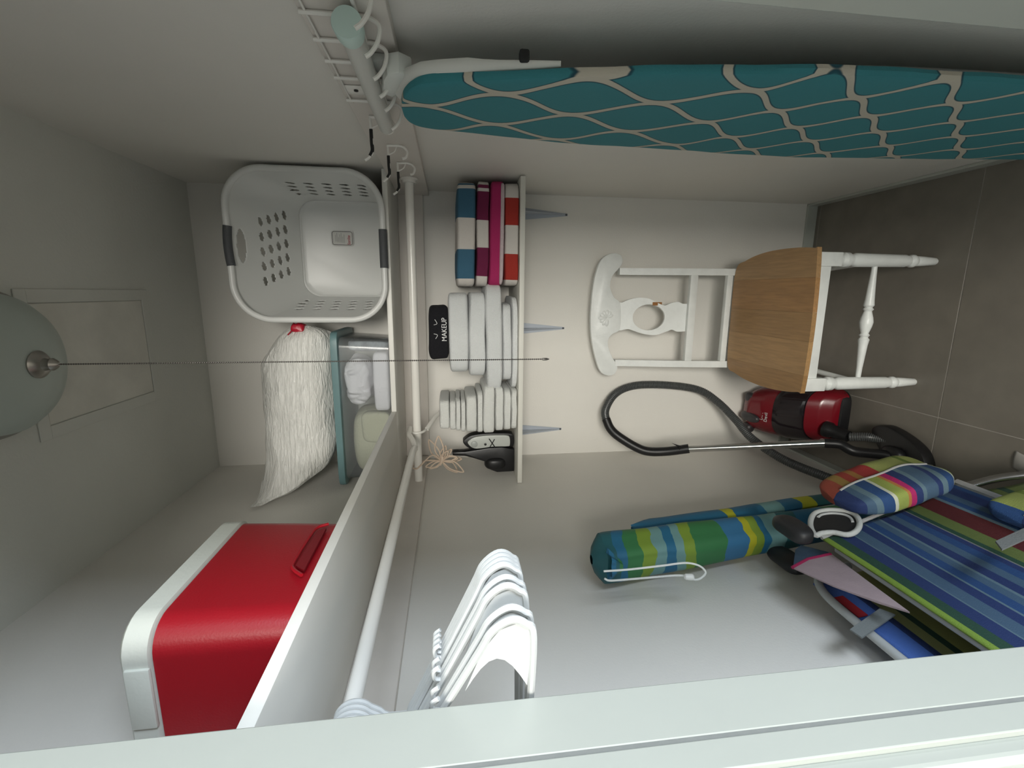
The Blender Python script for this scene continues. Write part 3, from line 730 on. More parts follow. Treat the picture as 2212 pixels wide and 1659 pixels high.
obj('tube', B().tube([(XT_, .684, ZT_), (XT_, 1.045, ZT_)], .0150, 28), mat('pale_tube_paper', (.60, .60, .56), .5, bump=.05), ct)
obj('end_cap', B().lathe([(.0168, .03), (.0185, .022), (.0192, .002), (.0185, 0), (.001, -.0006)], (XT_, .672, ZT_), (0, 1, 0), 32), mat('mint_plastic', (.55, .70, .65), .45, bump=.03), ct, label='mint green round cap')
def wall_hook(y, z, lab, rot=0):
    t = thing('coat_hook', lab, 'hook', (XC, y, z), 'coat hooks on the right wall')
    obj('upper_prong', B().tube(crom([(XC-.003, y, z+.012), (XC-.030, y, z+.011), (XC-.066, y, z+.010), (XC-.078, y, z+.016), (XC-.086, y, z+.026)], 5), .0030, 8), RODW, t)
    obj('rubber_sleeve', B().tube(crom([(XC-.026, y, z+.0112), (XC-.050, y, z+.0108), (XC-.066, y, z+.0102), (XC-.077, y, z+.0155)], 5), .0036, 8), BLACKR, t, label='black rubber sleeve')
    obj('back_wire', B().tube(crom([(XC-.003, y, z+.014), (XC-.003, y, z-.020), (XC-.014, y, z-.034), (XC-.028, y, z-.031), (XC-.032, y, z-.022)], 5), .0032, 8), RODW, t)
    obj('brace', B().tube(crom([(XC-.004, y, z-.010), (XC-.016, y, z-.004), (XC-.024, y, z+.010)], 4), .0018, 6), RODW, t)
p1 = PX(812, 250, XC); p2 = PX(848, 312, XC); p3 = PX(868, 350, XC)
wall_hook(p1.y, p1.z, 'white wire coat hook with black sleeve, nearest the tube')
wall_hook(p2.y, p2.z, 'white wire coat hook with black sleeves, middle of the three')
wall_hook(p3.y, p3.z, 'white wire coat hook beside the end of the closet rod')

# ------------------------------------------------------------------ ironing board
XB = .300
def boardmat():
    m, t, b = nodes('teal_lattice_cover'); b.inputs['Roughness'].default_value = .85
    tc = t.nodes.new('ShaderNodeTexCoord'); s = t.nodes.new('ShaderNodeSeparateXYZ'); L(t, tc.outputs['Object'], s.inputs[0])
    def mth(op, a, b_=None, c=None):
        n = t.nodes.new('ShaderNodeMath'); n.operation = op
        for i, v in enumerate((a, b_, c)):
            if v is None: continue
            if isinstance(v, (int, float)): n.inputs[i].default_value = v
            else: L(t, v, n.inputs[i])
        return n.outputs[0]
    W_ = .130
    u = mth('DIVIDE', mth('SUBTRACT', s.outputs['Y'], .018), W_); zz_ = mth('SUBTRACT', s.outputs['Z'], .824)
    ph = mth('ADD', mth('MULTIPLY', mth('MAXIMUM', zz_, 0), 2*math.pi/.24), mth('MULTIPLY', mth('MINIMUM', zz_, 0), 2*math.pi/.166))
    sn = mth('MULTIPLY', mth('SINE', mth('ADD', ph, math.pi/2)), .235)
    d1 = mth('PINGPONG', mth('ADD', u, sn), .5); d2 = mth('PINGPONG', mth('ADD', mth('SUBTRACT', u, sn), .5), .5)
    d = mth('MINIMUM', d1, d2)
    # object-level wobble of the print
    r = t.nodes.new('ShaderNodeValToRGB'); e = r.color_ramp.elements
    e[0].position = 0; e[0].color = (.50, .46, .38, 1); e[1].position = .044; e[1].color = (.50, .46, .38, 1)
    for p_, c in ((.052, (.008, .055, .08)), (.062, (.012, .075, .10)), (.074, (.036, .205, .235))):
        x = e.new(p_); x.color = (*c, 1)
    L(t, d, r.inputs[0]); L(t, r.outputs[0], b.inputs['Base Color'])
    n = t.nodes.new('ShaderNodeTexNoise'); n.inputs['Scale'].default_value = 300; L(t, tc.outputs['Object'], n.inputs['Vector'])
    bp = t.nodes.new('ShaderNodeBump'); bp.inputs['Strength'].default_value = .3; bp.inputs['Distance'].default_value = .002
    L(t, n.outputs[0], bp.inputs['Height']); L(t, bp.outputs[0], b.inputs['Normal'])
    return m
ib = thing('ironing_board', 'ironing board in teal cover with white lattice hanging on the right wall', 'ironing board', (XB, .84, .26))
prof = []   # (z, near y, far y) measured along the board's two edges
for x_, ya, yb in ((868, 218, 224), (870, 205, 236), (876, 192, 248), (890, 180, 261), (920, 170, 270), (1000, 164, 277), (1120, 158, 292), (1300, 152, 308), (1450, 148, 318), (1700, 147, 332), (1950, 155, 337), (2212, 172, 338)):
    A = PX(x_, ya, XB); D = PX(x_, yb, XB); prof.append((A, D))
near = crom([Vector((0, a.y, a.z)) for a, d in prof], 6); far = crom([Vector((0, d.y, d.z)) for a, d in prof], 6)
def ip(arr, z):
    arr = sorted(arr, key=lambda q: q.z)
    for a, c in zip(arr, arr[1:]):
        if a.z <= z <= c.z: return a.y+(c.y-a.y)*(z-a.z)/(c.z-a.z+1e-9)
    return arr[0].y if z < arr[0].z else arr[-1].y
ztop_ = max(near[0].z, far[0].z); b = B(); rows = []
NZ = 130
for i in range(NZ+1):
    t = i/NZ; z = ztop_-(ztop_-.26)*(t**2.2)
    ya, yb = ip(near, z), ip(far, z)
    if yb-ya < .01: m_ = (ya+yb)/2; ya, yb = m_-.006, m_+.006
    row = []
    K = 28
    for k in range(K):
        a = 2*math.pi*k/K; ca, sa = math.cos(a), math.sin(a)
        yy = (ya+yb)/2-ca*abs(ca)**(-.55)*(yb-ya)/2 if abs(ca) > 1e-6 else (ya+yb)/2
        ed = .0065+.0035*min(1, (ztop_-z)/.05)
        xx2 = XB-math.copysign(abs(sa)**.35, sa)*ed if abs(sa) > 1e-6 else XB
        q = Vector((xx2, yy, z)); q += noise.noise_vector(q*14)*.0022
        row.append(b.bm.verts.new(q))
    rows.append(row)
for A, Bq in zip(rows, rows[1:]):
    for k in range(len(A)): b.bm.faces.new([A[k], A[(k+1) % len(A)], Bq[(k+1) % len(A)], Bq[k]])
b.bm.faces.new(rows[0]); b.bm.faces.new(rows[-1][::-1])
obj('cover', b, boardmat(), ib)
hemm = mat('white_hem_fabric', (.62, .62, .58), .8, bump=.3)
hp = [Vector((XB+.012, ip(near, z)-.004+.010, z)) for z in [1.60-.021*k for k in range(12)]]
obj('hem', B().tube(hp, [.013]*6+[.010, .008, .007, .006, .005, .004], 10, flat=.6), hemm, ib)
FRM = mat('board_frame_metal', (.45, .46, .46), .4, metal=.5, bump=.05)
b = B(); b.tube(crom([(XB+.036, .70, .30), (XB+.036, .72, .9), (XB+.034, .80, 1.36)], 6), .009, 10); b.tube(crom([(XB+.036, .98, .30), (XB+.036, .94, .9), (XB+.034, .86, 1.36)], 6), .009, 10)
b.tube([(XB+.036, .70, .31), (XB+.036, .98, .31)], .009, 10)
obj('folding_legs', b, FRM, ib)
q = PX(1133, 157, XB); obj('leg_pad', B().box((XB+.013, q.y-.002, q.z-.007), (XB+.030, q.y+.012, q.z+.007), .003), BLACKR, ib, label='black rubber pad')
# wall hanger that carries the board
bh = thing('board_hanger', 'white plastic hanger bracket holding the ironing board nose at the wall', 'bracket', (XB+.03, .77, 1.57))
t0 = PX(842, 170, XB+.01); t1 = PX(838, 208, XB+.01)
b = B().prism([PX(828, 176, XB+.012), PX(836, 162, XB+.012), PX(862, 158, XB+.012), PX(890, 170, XB+.012), PX(878, 188, XB+.012), PX(868, 200, XB+.012), PX(848, 212, XB+.012), PX(826, 204, XB+.012)], (.030, 0, 0), .004)
obj('cradle', b, mat('bracket_plastic', (.66, .68, .64), .45, bump=.05), bh)
q = PX(845, 190, XB+.012); obj('arm', B().box((XB+.040, q.y-.02, q.z-.02), (XC-.0005, q.y+.02, q.z+.03), .003), mat('bracket_plastic_arm', (.64, .66, .62), .45, bump=.05), bh)

# ------------------------------------------------------------------ wooden chair
ch = thing('wooden_chair', 'white painted dining chair with natural wood seat and pierced splat back', 'chair', (-.09, 1.5, 0))
cxx = -.085; ZSE = .450
# seat outline (x, y)
SO = crom([Vector((-.268, 1.695, 0)), Vector((-.10, 1.703, 0)), Vector((.086, 1.700, 0)), Vector((.122, 1.64, 0)), Vector((.142, 1.54, 0)), Vector((.146, 1.42, 0)), Vector((.138, 1.318, 0)), Vector((.118, 1.300, 0)), Vector((-.08, 1.288, 0)), Vector((-.280, 1.294, 0)), Vector((-.300, 1.312, 0)), Vector((-.314, 1.42, 0)), Vector((-.312, 1.54, 0)), Vector((-.296, 1.64, 0))], 8, True)
def clip(poly, xa, xb):
    def cut(pl, f, lim, keep):
        out = []
        for a, c in zip(pl, pl[1:]+pl[:1]):
            ia, ic = keep(a.x), keep(c.x)
            if ia: out.append(a)
            if ia != ic: t = (lim-a.x)/(c.x-a.x); out.append(a+(c-a)*t)
        return out
    p = cut(poly, 0, xa, lambda v: v >= xa); return cut(p, 0, xb, lambda v: v <= xb)
woods = []
for k, cc in enumerate(((.34, .19, .075), (.40, .235, .10), (.34, .195, .08), (.37, .20, .08), (.40, .24, .11))):
    m, t, bs = nodes('beech_wood'); bs.inputs['Roughness'].default_value = .38
    tc = t.nodes.new('ShaderNodeTexCoord'); mp = t.nodes.new('ShaderNodeMapping'); mp.inputs['Scale'].default_value = (90, 7, 90)
    n = t.nodes.new('ShaderNodeTexNoise'); n.inputs['Scale'].default_value = 1.4; n.inputs['Detail'].default_value = 6; n.inputs['Distortion'].default_value = .6
    r = t.nodes.new('ShaderNodeValToRGB'); r.color_ramp.elements[0].position = .3; r.color_ramp.elements[1].position = .72
    r.color_ramp.elements[0].color = (*[v*.80 for v in cc], 1); r.color_ramp.elements[1].color = (*[v*1.12 for v in cc], 1)
    L(t, tc.outputs['Object'], mp.inputs[0]); L(t, mp.outputs[0], n.inputs['Vector']); L(t, n.outputs[0], r.inputs[0]); L(t, r.outputs[0], bs.inputs['Base Color'])
    woods.append(m)
cuts = [-.33, -.245, -.140, -.052, .052, .16]
for k in range(5):
    pl = clip(SO, cuts[k]+.0002, cuts[k+1]-.0002)
    pl = [Vector((p.x, p.y, ZSE-.015)) for p in pl]
    obj('seat_board', B().prism(pl, (0, 0, .015), .0025 if False else 0), woods[k], ch, smooth=False)
b = B().box((-.262, 1.330, .372), (.092, 1.350, .435), .001); obj('front_apron', b, WHITEPAINT, ch)
for x_ in (-.292, .113): obj('side_apron', B().box((x_-.010 if x_ > 0 else x_, 1.36, .378), (x_ if x_ > 0 else x_+.010, 1.70, .435), .001), WHITEPAINT, ch)
LP = [(.009, .0), (.0115, .004), (.0150, .05), (.0158, .068), (.0145, .072), (.0195, .082), (.0195, .090), (.0150, .097), (.0190, .112), (.0200, .20), (.0210, .285), (.0170, .296), (.0165, .300), (.0225, .310), (.0225, .324), (.0155, .332), (.0155, .336), (.0195, .344)]
for x_ in (.107, -.281):
    obj('front_leg', B().lathe(LP, (x_, 1.342, 0), n=24), WHITEPAINT, ch)
    obj('corner_block', B().box((x_-.021, 1.322, .343), (x_+.021, 1.364, .435), .002), WHITEPAINT, ch)
SPf = [(.0075, 0), (.0085, .03), (.0130, .105), (.0150, .122), (.0105, .128), (.0150, .134), (.0105, .140), (.0165, .160), (.0190, .175), (.0165, .190), (.0105, .210), (.0150, .216), (.0105, .222), (.0155, .230), (.0130, .248), (.0085, .32), (.0075, .352)]
obj('front_stretcher', B().lathe(SPf, (.091, 1.342, .213), (-1, 0, 0), 20), WHITEPAINT, ch)
for x_, x2 in ((.107, .075), (-.281, -.262)):
    obj('side_stretcher', B().tube([(x_, 1.355, .20), (x2, 1.70, .22)], .009, 12), WHITEPAINT, ch)
    pts = [(x2, 1.83, 0.0), (x2, 1.775, .15), (x2, 1.722, .30), (x2, 1.712, .45)]
for x_ in (.083, -.2715):
    b = B()
    prev = None
    path = [(x_, 1.800, .001), (x_, 1.740, .20), (x_, 1.716, .40), (x_, 1.716, .47), (x_, 1.742, .66), (x_, 1.786, .880)]
    for i in range(len(path)-1):
        (xa, ya, za), (xb, yb, zb2) = path[i], path[i+1]; h = .0125
        v = [b.bm.verts.new(Vector((xa+dx, ya+dy, za))) for dx, dy in ((-h, -h), (h, -h), (h, h), (-h, h))] if prev is None else prev
        w2 = [b.bm.verts.new(Vector((xb+dx, yb+dy, zb2))) for dx, dy in ((-h, -h), (h, -h), (h, h), (-h, h))]
        for k in range(4): b.bm.faces.new([v[k], v[(k+1) % 4], w2[(k+1) % 4], w2[k]])
        if prev is None: b.bm.faces.new(v[::-1])
        prev = w2
    b.bm.faces.new(prev); obj('back_post', b, WHITEPAINT, ch, smooth=False)
obj('lower_rail', B().box((-.259, 1.708, .452), (.071, 1.728, .474), .0015), WHITEPAINT, ch)
obj('middle_rail', B().box((-.259, 1.724, .585), (.071, 1.744, .614), .0015), WHITEPAINT, ch)
# crest rail outline (photo pixel -> plane of the chair back)
def bk2(x_, y_, off=0): return PY(x_, y_, 1.785+off)
TOP = [(1322, 547), (1300, 560), (1288, 590), (1281, 630), (1277, 690), (1280, 740), (1290, 785), (1300, 806), (1316, 811), (1328, 805), (1332, 790), (1322, 772), (1314, 750), (1314, 733), (1322, 722), (1336, 713), (1339, 690), (1338, 655), (1326, 642), (1318, 620), (1322, 598), (1334, 582), (1343, 568), (1340, 552)]
pl = crom([bk2(a, c) for a, c in TOP], 4, True)
lean_ = lambda p: Vector((p.x, 1.772+(p.z-.85)*.16, p.z))
pl = [lean_(p) for p in pl]
obj('crest_rail', B().prism(pl, (0, .019, 0), .0025), WHITEPAINT, ch)
cc = lean_(bk2(1311, 687)); 
def petal(b, ang, ln, wd, c, yo):
    d = Vector((math.cos(ang), 0, math.sin(ang)))
    s_ = Vector((-d.z, 0, d.x)); K = 10; top = b.bm.verts.new(c+d*ln*.55+Vector((0, yo-.0085, 0)))
    ring = [b.bm.verts.new(c+d*(ln*.52+ln*.48*math.cos(2*math.pi*k/K))+s_*wd*math.sin(2*math.pi*k/K)+Vector((0, yo, 0))) for k in range(K)]
    for k in range(K): b.bm.faces.new([ring[k], ring[(k+1) % K], top])
b = B()
for k in range(9):
    petal(b, math.radians(-60+k*30), .036 if 60 < (-60+k*30) < 120 else .033, .0085, cc, -.0005)
obj('carved_shell', b, WHITEPAINT, ch)
# splat with an oval opening
SPL = [(1338, 658), (1350, 654), (1366, 647), (1385, 643), (1404, 645), (1420, 653), (1436, 660), (1448, 655), (1462, 652), (1472, 656), (1490, 662), (1490, 712), (1474, 715), (1460, 716), (1450, 712), (1440, 716), (1418, 724), (1398, 723), (1380, 718), (1362, 712), (1338, 712)]
so = crom([PY(a, c, 1.755) for a, c in SPL], 4, True)
sl = lambda p: Vector((p.x, 1.738+(p.z-.60)*.19, p.z))
so = [sl(p) for p in so]; oc = sl(PY(1404, 686, 1.755)); n = len(so)
inn = []
for p in so:
    a = math.atan2(p.z-oc.z, p.x-oc.x); q = Vector((oc.x+.0505*math.cos(a), 0, oc.z+.061*math.sin(a))); inn.append(sl(q))
obj('splat', B().ring_prism(so, inn, (0, .009, 0)), WHITEPAINT, ch, smooth=False)
q = sl(PY(1420, 655, 1.755)); b = B().box((q.x-.009, q.y-.0010, q.z-.022), (q.x+.004, q.y+.0002, q.z+.016), .0003)
obj('bare_patch', b, mat('chipped_bare_wood', (.30, .13, .035), .7, bump=.2), ch, label='chipped patch showing orange wood')

# ------------------------------------------------------------------ vacuum cleaner
va = thing('vacuum_cleaner', 'red and black canister vacuum cleaner on the floor left of the chair', 'vacuum cleaner', (-.45, 1.70, 0))
vx, wv = -.466, .108
def vcx(y): return -.452-.038*(y-1.545)/.3
def vsec(y):   # half width, top height
    t = (y-1.545)/(1.862-1.545); hs = [(0, .085), (.08, .135), (.2, .178), (.4, .225), (.6, .256), (.8, .272), (.93, .262), (1, .215)]
    for (a, ha), (c, hc) in zip(hs, hs[1:]):
        if t <= c: break
    f = (t-a)/(c-a); f = max(0, min(1, f))
    return .117*(1-abs(2*t-1.05)**4*.30), ha+(hc-ha)*f
def shell(y0, y1, grow=0, n=16, cap=True, z0=.035):
    b = B(); rows = []
    for i in range(n+1):
        y = y0+(y1-y0)*i/n; hw, h = vsec(y); hw += grow; h += grow; row = []
        for k in range(33):
            a = math.pi*k/32; row.append(b.bm.verts.new(Vector((vcx(y)+hw*math.copysign(abs(math.cos(a))**.62, math.cos(a)), y, z0+(h-z0)*math.sin(a)**.72))))
        rows.append(row)
    for A, Bq in zip(rows, rows[1:]):
        for k in range(32): b.bm.faces.new([A[k], A[k+1], Bq[k+1], Bq[k]])
    if cap: b.bm.faces.new(rows[0]); b.bm.faces.new(rows[-1][::-1])
    return b
DG = mat('dark_grey_plastic', (.035, .032, .035), .4, bump=.05)
SMOKE = mat('smoked_plastic', (.014, .010, .012), .12, bump=.02, coat=.5)
obj('rear_shell', shell(1.692, 1.862), REDDK, va, label='glossy red rear shell')
obj('dust_cup', shell(1.602, 1.690, .003), SMOKE, va, label='smoked black middle section')
obj('front_shell', shell(1.548, 1.600), REDDK, va, label='glossy red nose')
b = B().slab((vx-.112, 1.540, .012), (vx+.112, 1.866, .075), .35, .4, 40, 12); obj('chassis', b, BLACK, va)
for sx in (-1, 1):
    obj('wheel', B().lathe([(.055, 0), (.060, .003), (.060, .016), (.052, .020), (.020, .022)], (vx+sx*.100, 1.79, .060), (sx, 0, 0), 28), BLACK, va)
for px_, py_ in ((1632, 858), (1628, 940)):
    q = PY(px_, py_, 1.815); hw, h = vsec(1.815); q.x = max(q.x, vcx(1.815)-.082)
    obj('pedal', B().slab((q.x-.022, 1.790, h-.040), (q.x+.022, 1.840, h+.002), .8, .8, 24, 12), DG, va, label='dark grey pedal')
q = PY(1645, 900, 1.785); hw, h = vsec(1.79)
obj('carry_grip', B().slab((q.x-.020, 1.735, h-.026), (q.x+.020, 1.845, h+.010), .8, .8, 28, 14), DG, va)
WL = mat('white_print', (.55, .52, .52), .5, bump=.02)
mxx = Matrix.Translation((vcx(1.72)-.022, 1.722, vsec(1.722)[1]-.0005)) @ Matrix.Rotation(math.radians(17), 4, 'X') @ Matrix.Scale(1, 4)
text_mesh('logo_lettering', 'Dirt\nDevil', .019, mxx, WL, va, ext=.0012)
# inlet
inl = Vector((-.502, 1.545, .110))
obj('hose_inlet', B().lathe([(.030, 0), (.030, .02), (.024, .03), (.024, .06), (.021, .085)], inl+Vector((0, .012, 0)), (-.1, -1, -.35), 24), BLACK, va)
# one long ribbed hose: inlet -> forward -> behind the pillow -> up the corner -> loop -> handle
hz = [inl+Vector((-.008, -.072, -.028)), Vector((-.497, 1.42, .045)), Vector((-.495, 1.34, .032)), Vector((-.512, 1.262, .030)), Vector((-.556, 1.212, .030)), Vector((-.612, 1.205, .045)), Vector((-.645, 1.245, .095)),
      Vector((-.640, 1.32, .170)), Vector((-.635, 1.42, .215)), Vector((-.618, 1.55, .275)), PY(1625, 948, 1.655), PY(1590, 908, 1.73), PY(1550, 868, 1.79), PY(1508, 842, 1.835), PY(1440, 832, 1.850), PY(1372, 833, 1.850), PY(1330, 850, 1.840), PY(1308, 885, 1.80), PY(1311, 914, 1.755)]
hp = crom(hz, 22)
# even spacing for the ribs
def resample(pts, d):
    out = [pts[0]]; acc = 0
    for a, c in zip(pts, pts[1:]):
        l_ = (c-a).length
        while acc+l_ >= d:
            a = a+(c-a)*((d-acc)/l_); l_ = (c-a).length; out.append(a.copy()); acc = 0
        acc += l_
    return out
hp = resample(hp, .0035)
hos = obj('hose', B().tube(hp, [.0155+(.0012 if i % 2 else -.0010) for i in range(len(hp))], 14), mat('grey_hose_plastic', (.060, .064, .064), .33, bump=.02), va, label='grey ribbed hose looping up the back wall')
hd = [PY(1309, 905, 1.752), PY(1318, 925, 1.735), PY(1335, 942, 1.715), PY(1372, 965, 1.685), PY(1400, 975, 1.665), PY(1440, 975, 1.64), PY(1488, 969, 1.605)]
obj('handle', B().tube(crom(hd, 8), [.0185]*6+[.0195]*40+[.016]*60, 14) if False else B().tube(crom(hd, 8), .0175, 14), BLACK, va)
q = PY(1462, 961, 1.60); obj('trigger', B().prism([PY(1452, 958, 1.605), PY(1466, 966, 1.605), PY(1468, 974, 1.605), PY(1478, 974, 1.605), PY(1480, 966, 1.605)], (0, .008, 0), .001), BLACK, va)
w0, w1 = PY(1488, 970, 1.603), PY(1782, 957, 1.400)
obj('wand', B().tube([w0, w0+(w1-w0)*.78], .0125, 20), CHROME, va, label='chrome telescopic wand')
obj('wand_lower', B().tube([w0+(w1-w0)*.775, w1], .0138, 20), CHROME, va, label='chrome lower wand tube')
d_ = (w1-w0).normalized()
obj('wand_collar', B().tube([w1-d_*.012, w1-d_*.004], .0152, 20), CHROME, va)
nk = [w1-d_*.002, PY(1815, 960, 1.375), PY(1845, 975, 1.345), Vector((-.525, 1.325, .095)), Vector((-.535, 1.31, .052))]
obj('neck', B().tube(crom(nk, 6), .0165, 16), BLACK, va)
FH = crom([Vector(v) for v in ((-.470, 1.425, .004), (-.440, 1.375, .004), (-.462, 1.285, .004), (-.500, 1.232, .004), (-.560, 1.222, .004), (-.640, 1.30, .004), (-.660, 1.39, .004), (-.600, 1.360, .004), (-.545, 1.375, .004))], 6, True)
obj('floor_head', B().prism(FH, (0, 0, .046), .010), BLACK, va)
obj('head_swivel', B().slab((-.575, 1.275, .045), (-.495, 1.355, .085), .7, .7, 24, 12), BLACK, va)

# ------------------------------------------------------------------ beach umbrella on the left wall
um = thing('beach_umbrella', 'rolled blue and green beach umbrella with white cord leaning on the left wall', 'umbrella', (-.60, 1.0, .1))
G1 = (0.0351, 0.1755, 0.0615); G0 = (0.1930, 0.2984, 0.0351); TL = (0.1492, 0.2984, 0.2984); BU = (0.0175, 0.1317, 0.2457); BU2 = (0.0351, 0.1580, 0.3159); YE_ = (0.4212, 0.4212, 0.0211); DT = (0.0175, 0.1053, 0.1229)
umm = stripes('umbrella_cloth', [(0, DT), (.05, BU), (.075, G1), (.12, G0), (.15, TL), (.18, BU), (.215, TL), (.245, G0), (.275, G1), (.37, BU2), (.435, YE_), (.46, G0), (.485, BU), (.51, TL), (.57, DT), (.62, BU), (.72, G1), (.8, BU), (.9, TL)], rough=.6, bump=.2, uvi=1, bscale=60, wob=.05)
A0, A1 = Vector((-.612, .962, 1.210)), Vector((-.606, 1.085, .300))
def ub(u, v):
    c = A0+(A1-A0)*v; a = 2*math.pi*u
    r = .058*(1-.30*v) if v > .03 else .058*math.sin(math.pi/2*min(1, (v+.004)/.034))
    r *= 1+.05*math.sin(a*5+v*3)+.04*noise.noise(Vector((math.cos(a)*2, math.sin(a)*2, v*9)))
    p = c+Vector((math.cos(a)*r*.95, math.sin(a)*r, 0)); p.x = max(p.x, XL+.003); return p
obj('canopy', B().grid(ub, 40, 80, wrapu=True), umm, um)
def uf(u, v):   # folded flap along the far side
    z = 1.085-.78*v; a = u*2*math.pi
    c = A0+(A1-A0)*((1.210-z)/.91); wdt = .026*(min(1, v*14+.05))
    return c+Vector((.030+math.sin(a)*.012, .058+.012*v+math.cos(a)*wdt, 0))+noise.noise_vector(Vector((a, v*8, 1)))*.003
obj('closing_flap', B().grid(uf, 16, 40, wrapu=True), stripes('umbrella_flap_cloth', [(0, BU), (.3, BU), (.34, YE_), (.38, BU), (.5, TL), (.58, BU), (.66, YE_), (.72, DT), (.85, TL)], rough=.6, bump=.2, uvi=1, bscale=60, wob=.05), um)
def gather(u, v):   # bunched opening of the cover at the top
    a = 2*math.pi*u; r = .040*(1-v)+.012*v; r *= 1+.16*math.sin(a*6)
    return Vector((-.590, .905, 1.170))+Vector((math.cos(a)*r*.8, math.sin(a)*r*.65-.012*v, -.028*v+.02))
obj('gathered_end', B().grid(gather, 36, 10, wrapu=True), stripes('umbrella_gather_cloth', [(0, BU), (.4, DT), (.7, G1)], rough=.6, bump=.3, uvi=1, bscale=60), um)
cd_ = [PX(x_, y_, X_) for x_, y_, X_ in ((1304, 1234, -.552), (1360, 1230, -.548), (1430, 1222, -.545), (1480, 1216, -.545), (1510, 1222, -.55), (1524, 1236, -.56), (1515, 1248, -.565), (1500, 1252, -.57), (1470, 1243, -.575), (1400, 1248, -.575), (1340, 1253, -.57), (1316, 1254, -.565), (1306, 1250, -.56))]
CW = mat('white_cord', (.74, .76, .74), .8, bump=.4, bscale=500)
obj('cord', B().tube(crom(cd_, 6), .0021, 8), CW, um, label='white drawcord')
q = PX(1490, 1245, -.57); obj('toggle', B().lathe([(.004, 0), (.0065, .003), (.0065, .016), (.004, .019)], q+Vector((0, 0, .012)), (.1, -.35, -.9), 14), WPL, um, label='white cord toggle')

# ------------------------------------------------------------------ beach chairs on their sides against the left wall
NV = (.010, .026, .105); NV2 = (.012, .050, .155); SLt = (.045, .090, .150); SL2 = (.09, .15, .19); LM = (.17, .27, .035); DGn = (.012, .050, .03); OL = (.095, .13, .033); MR = (.070, .007, .009); GY = (.15, .16, .16)
stA = stripes('beach_stripe_cloth', [(0, LM), (.03, DGn), (.085, NV), (.15, SL2), (.16, SLt), (.225, NV), (.28, SL2), (.29, NV2), (.34, SLt), (.385, SL2), (.40, NV), (.45, SLt), (.50, NV2), (.545, NV), (.575, GY), (.585, DGn), (.61, OL), (.68, MR), (.79, SL2), (.81, NV2), (.84, SLt), (.88, NV), (.94, NV2), (.965, GY)], rough=.7, bump=.4, uvi=1, bscale=700)
PT = Vector((-.530, 0, .720)); PE = Vector((.18, 0, -.67)).normalized(); PN = Vector((-PE.z, 0, PE.x))   # across, outward normal
if PN.x < 0: PN = -PN
def onplane(px_, py_, off=0):
    d = ray(px_, py_); p0 = PT+PN*off; t = (p0-CAM).dot(PN)/d.dot(PN); return CAM+d*t
def pa(y, a, off=0): return Vector((PT.x, y, PT.z))+PE*a+PN*off
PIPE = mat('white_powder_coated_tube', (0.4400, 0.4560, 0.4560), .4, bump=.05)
PIP = mat('pale_piping', (0.3150, 0.3150, 0.3150), .8, bump=.3)
def beach_chair(lab, y_head, y_foot, a0, a1, off, cloth, hole=True, lean_head=.0, extra=0):
    t = thing('beach_chair', lab, 'beach chair', (PT.x, .7, .2), 'folded beach chairs')
    th = .010
    def pan(u, v):
        yh = y_head+lean_head*v; y = yh+(y_foot-yh)*u; a = a0+(a1-a0)*v
        cut = 0
        return pa(y, a, off+.004*math.sin(u*3+v*7)*(1-u)-.018*math.sin(math.pi*v)*.5)
    obj('fabric', B().grid(pan, 60, 40), cloth, t, solid=.004)
    return t, pan
yh = .845
bc1, pan = beach_chair('folded beach chair in blue, olive and maroon stripes, outermost of the leaning pair', .850, .30, 0, .378, 0, stA, lean_head=.040)
def rail(a, y0, y1, off, r=.0095, name='side_rail', m=PIPE, t=None):
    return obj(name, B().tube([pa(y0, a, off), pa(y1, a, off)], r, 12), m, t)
b = B(); b.tube([pa(.850+.040*(a/.378)+.003, a, .002) for a in [k*.378/12 for k in range(13)]], .0045, 8); obj('head_piping', b, PIP, bc1)
b = B(); b.tube([pa(y, .380, .003) for y in (.89, .6, .30)], .0075, 8); obj('edge_piping', b, PIP, bc1)
rail(.022, .835, .30, -.022, t=bc1); rail(.36, .86, .30, -.022, t=bc1)
# strap handle ring with dark pocket behind
ring = [onplane(x_, y_, .010) for x_, y_ in ((1752, 1140), (1752, 1122), (1762, 1108), (1790, 1102), (1825, 1104), (1848, 1113), (1857, 1130), (1850, 1147), (1830, 1155), (1800, 1150), (1775, 1152), (1762, 1156))]
rg = crom(ring, 5, True)
obj('hand_grip', B().tube(rg, .0058, 10, closed=True), mat('pale_grip_binding', (.48, .50, .49), .8, bump=.4, bscale=200), bc1, label='pale bound oval hand opening')
c = sum(rg, Vector())/len(rg)
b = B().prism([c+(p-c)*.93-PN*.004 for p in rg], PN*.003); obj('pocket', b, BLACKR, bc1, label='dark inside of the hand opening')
obj('inner_strap', B().tube(crom([c+(p-c)*.75 for p in rg[8:30:3]], 3), .003, 8), PIPE, bc1)
def foot(name, px_, py_, X_, s, t, lab=None):
    q = PX(px_, py_, X_); q.x = max(q.x, XL+.003+s[0])
    obj(name, B().slab(q-Vector(s), q+Vector(s), .7, .7, 24, 14, amp=.003, ns=20), mat('charcoal_plastic', (.016, .016, .018), .5, bump=.1), t, label=lab)
foot('arm_rest', 1712, 1142, -.515, (.022, .050, .024), bc1, 'charcoal plastic arm rest end')
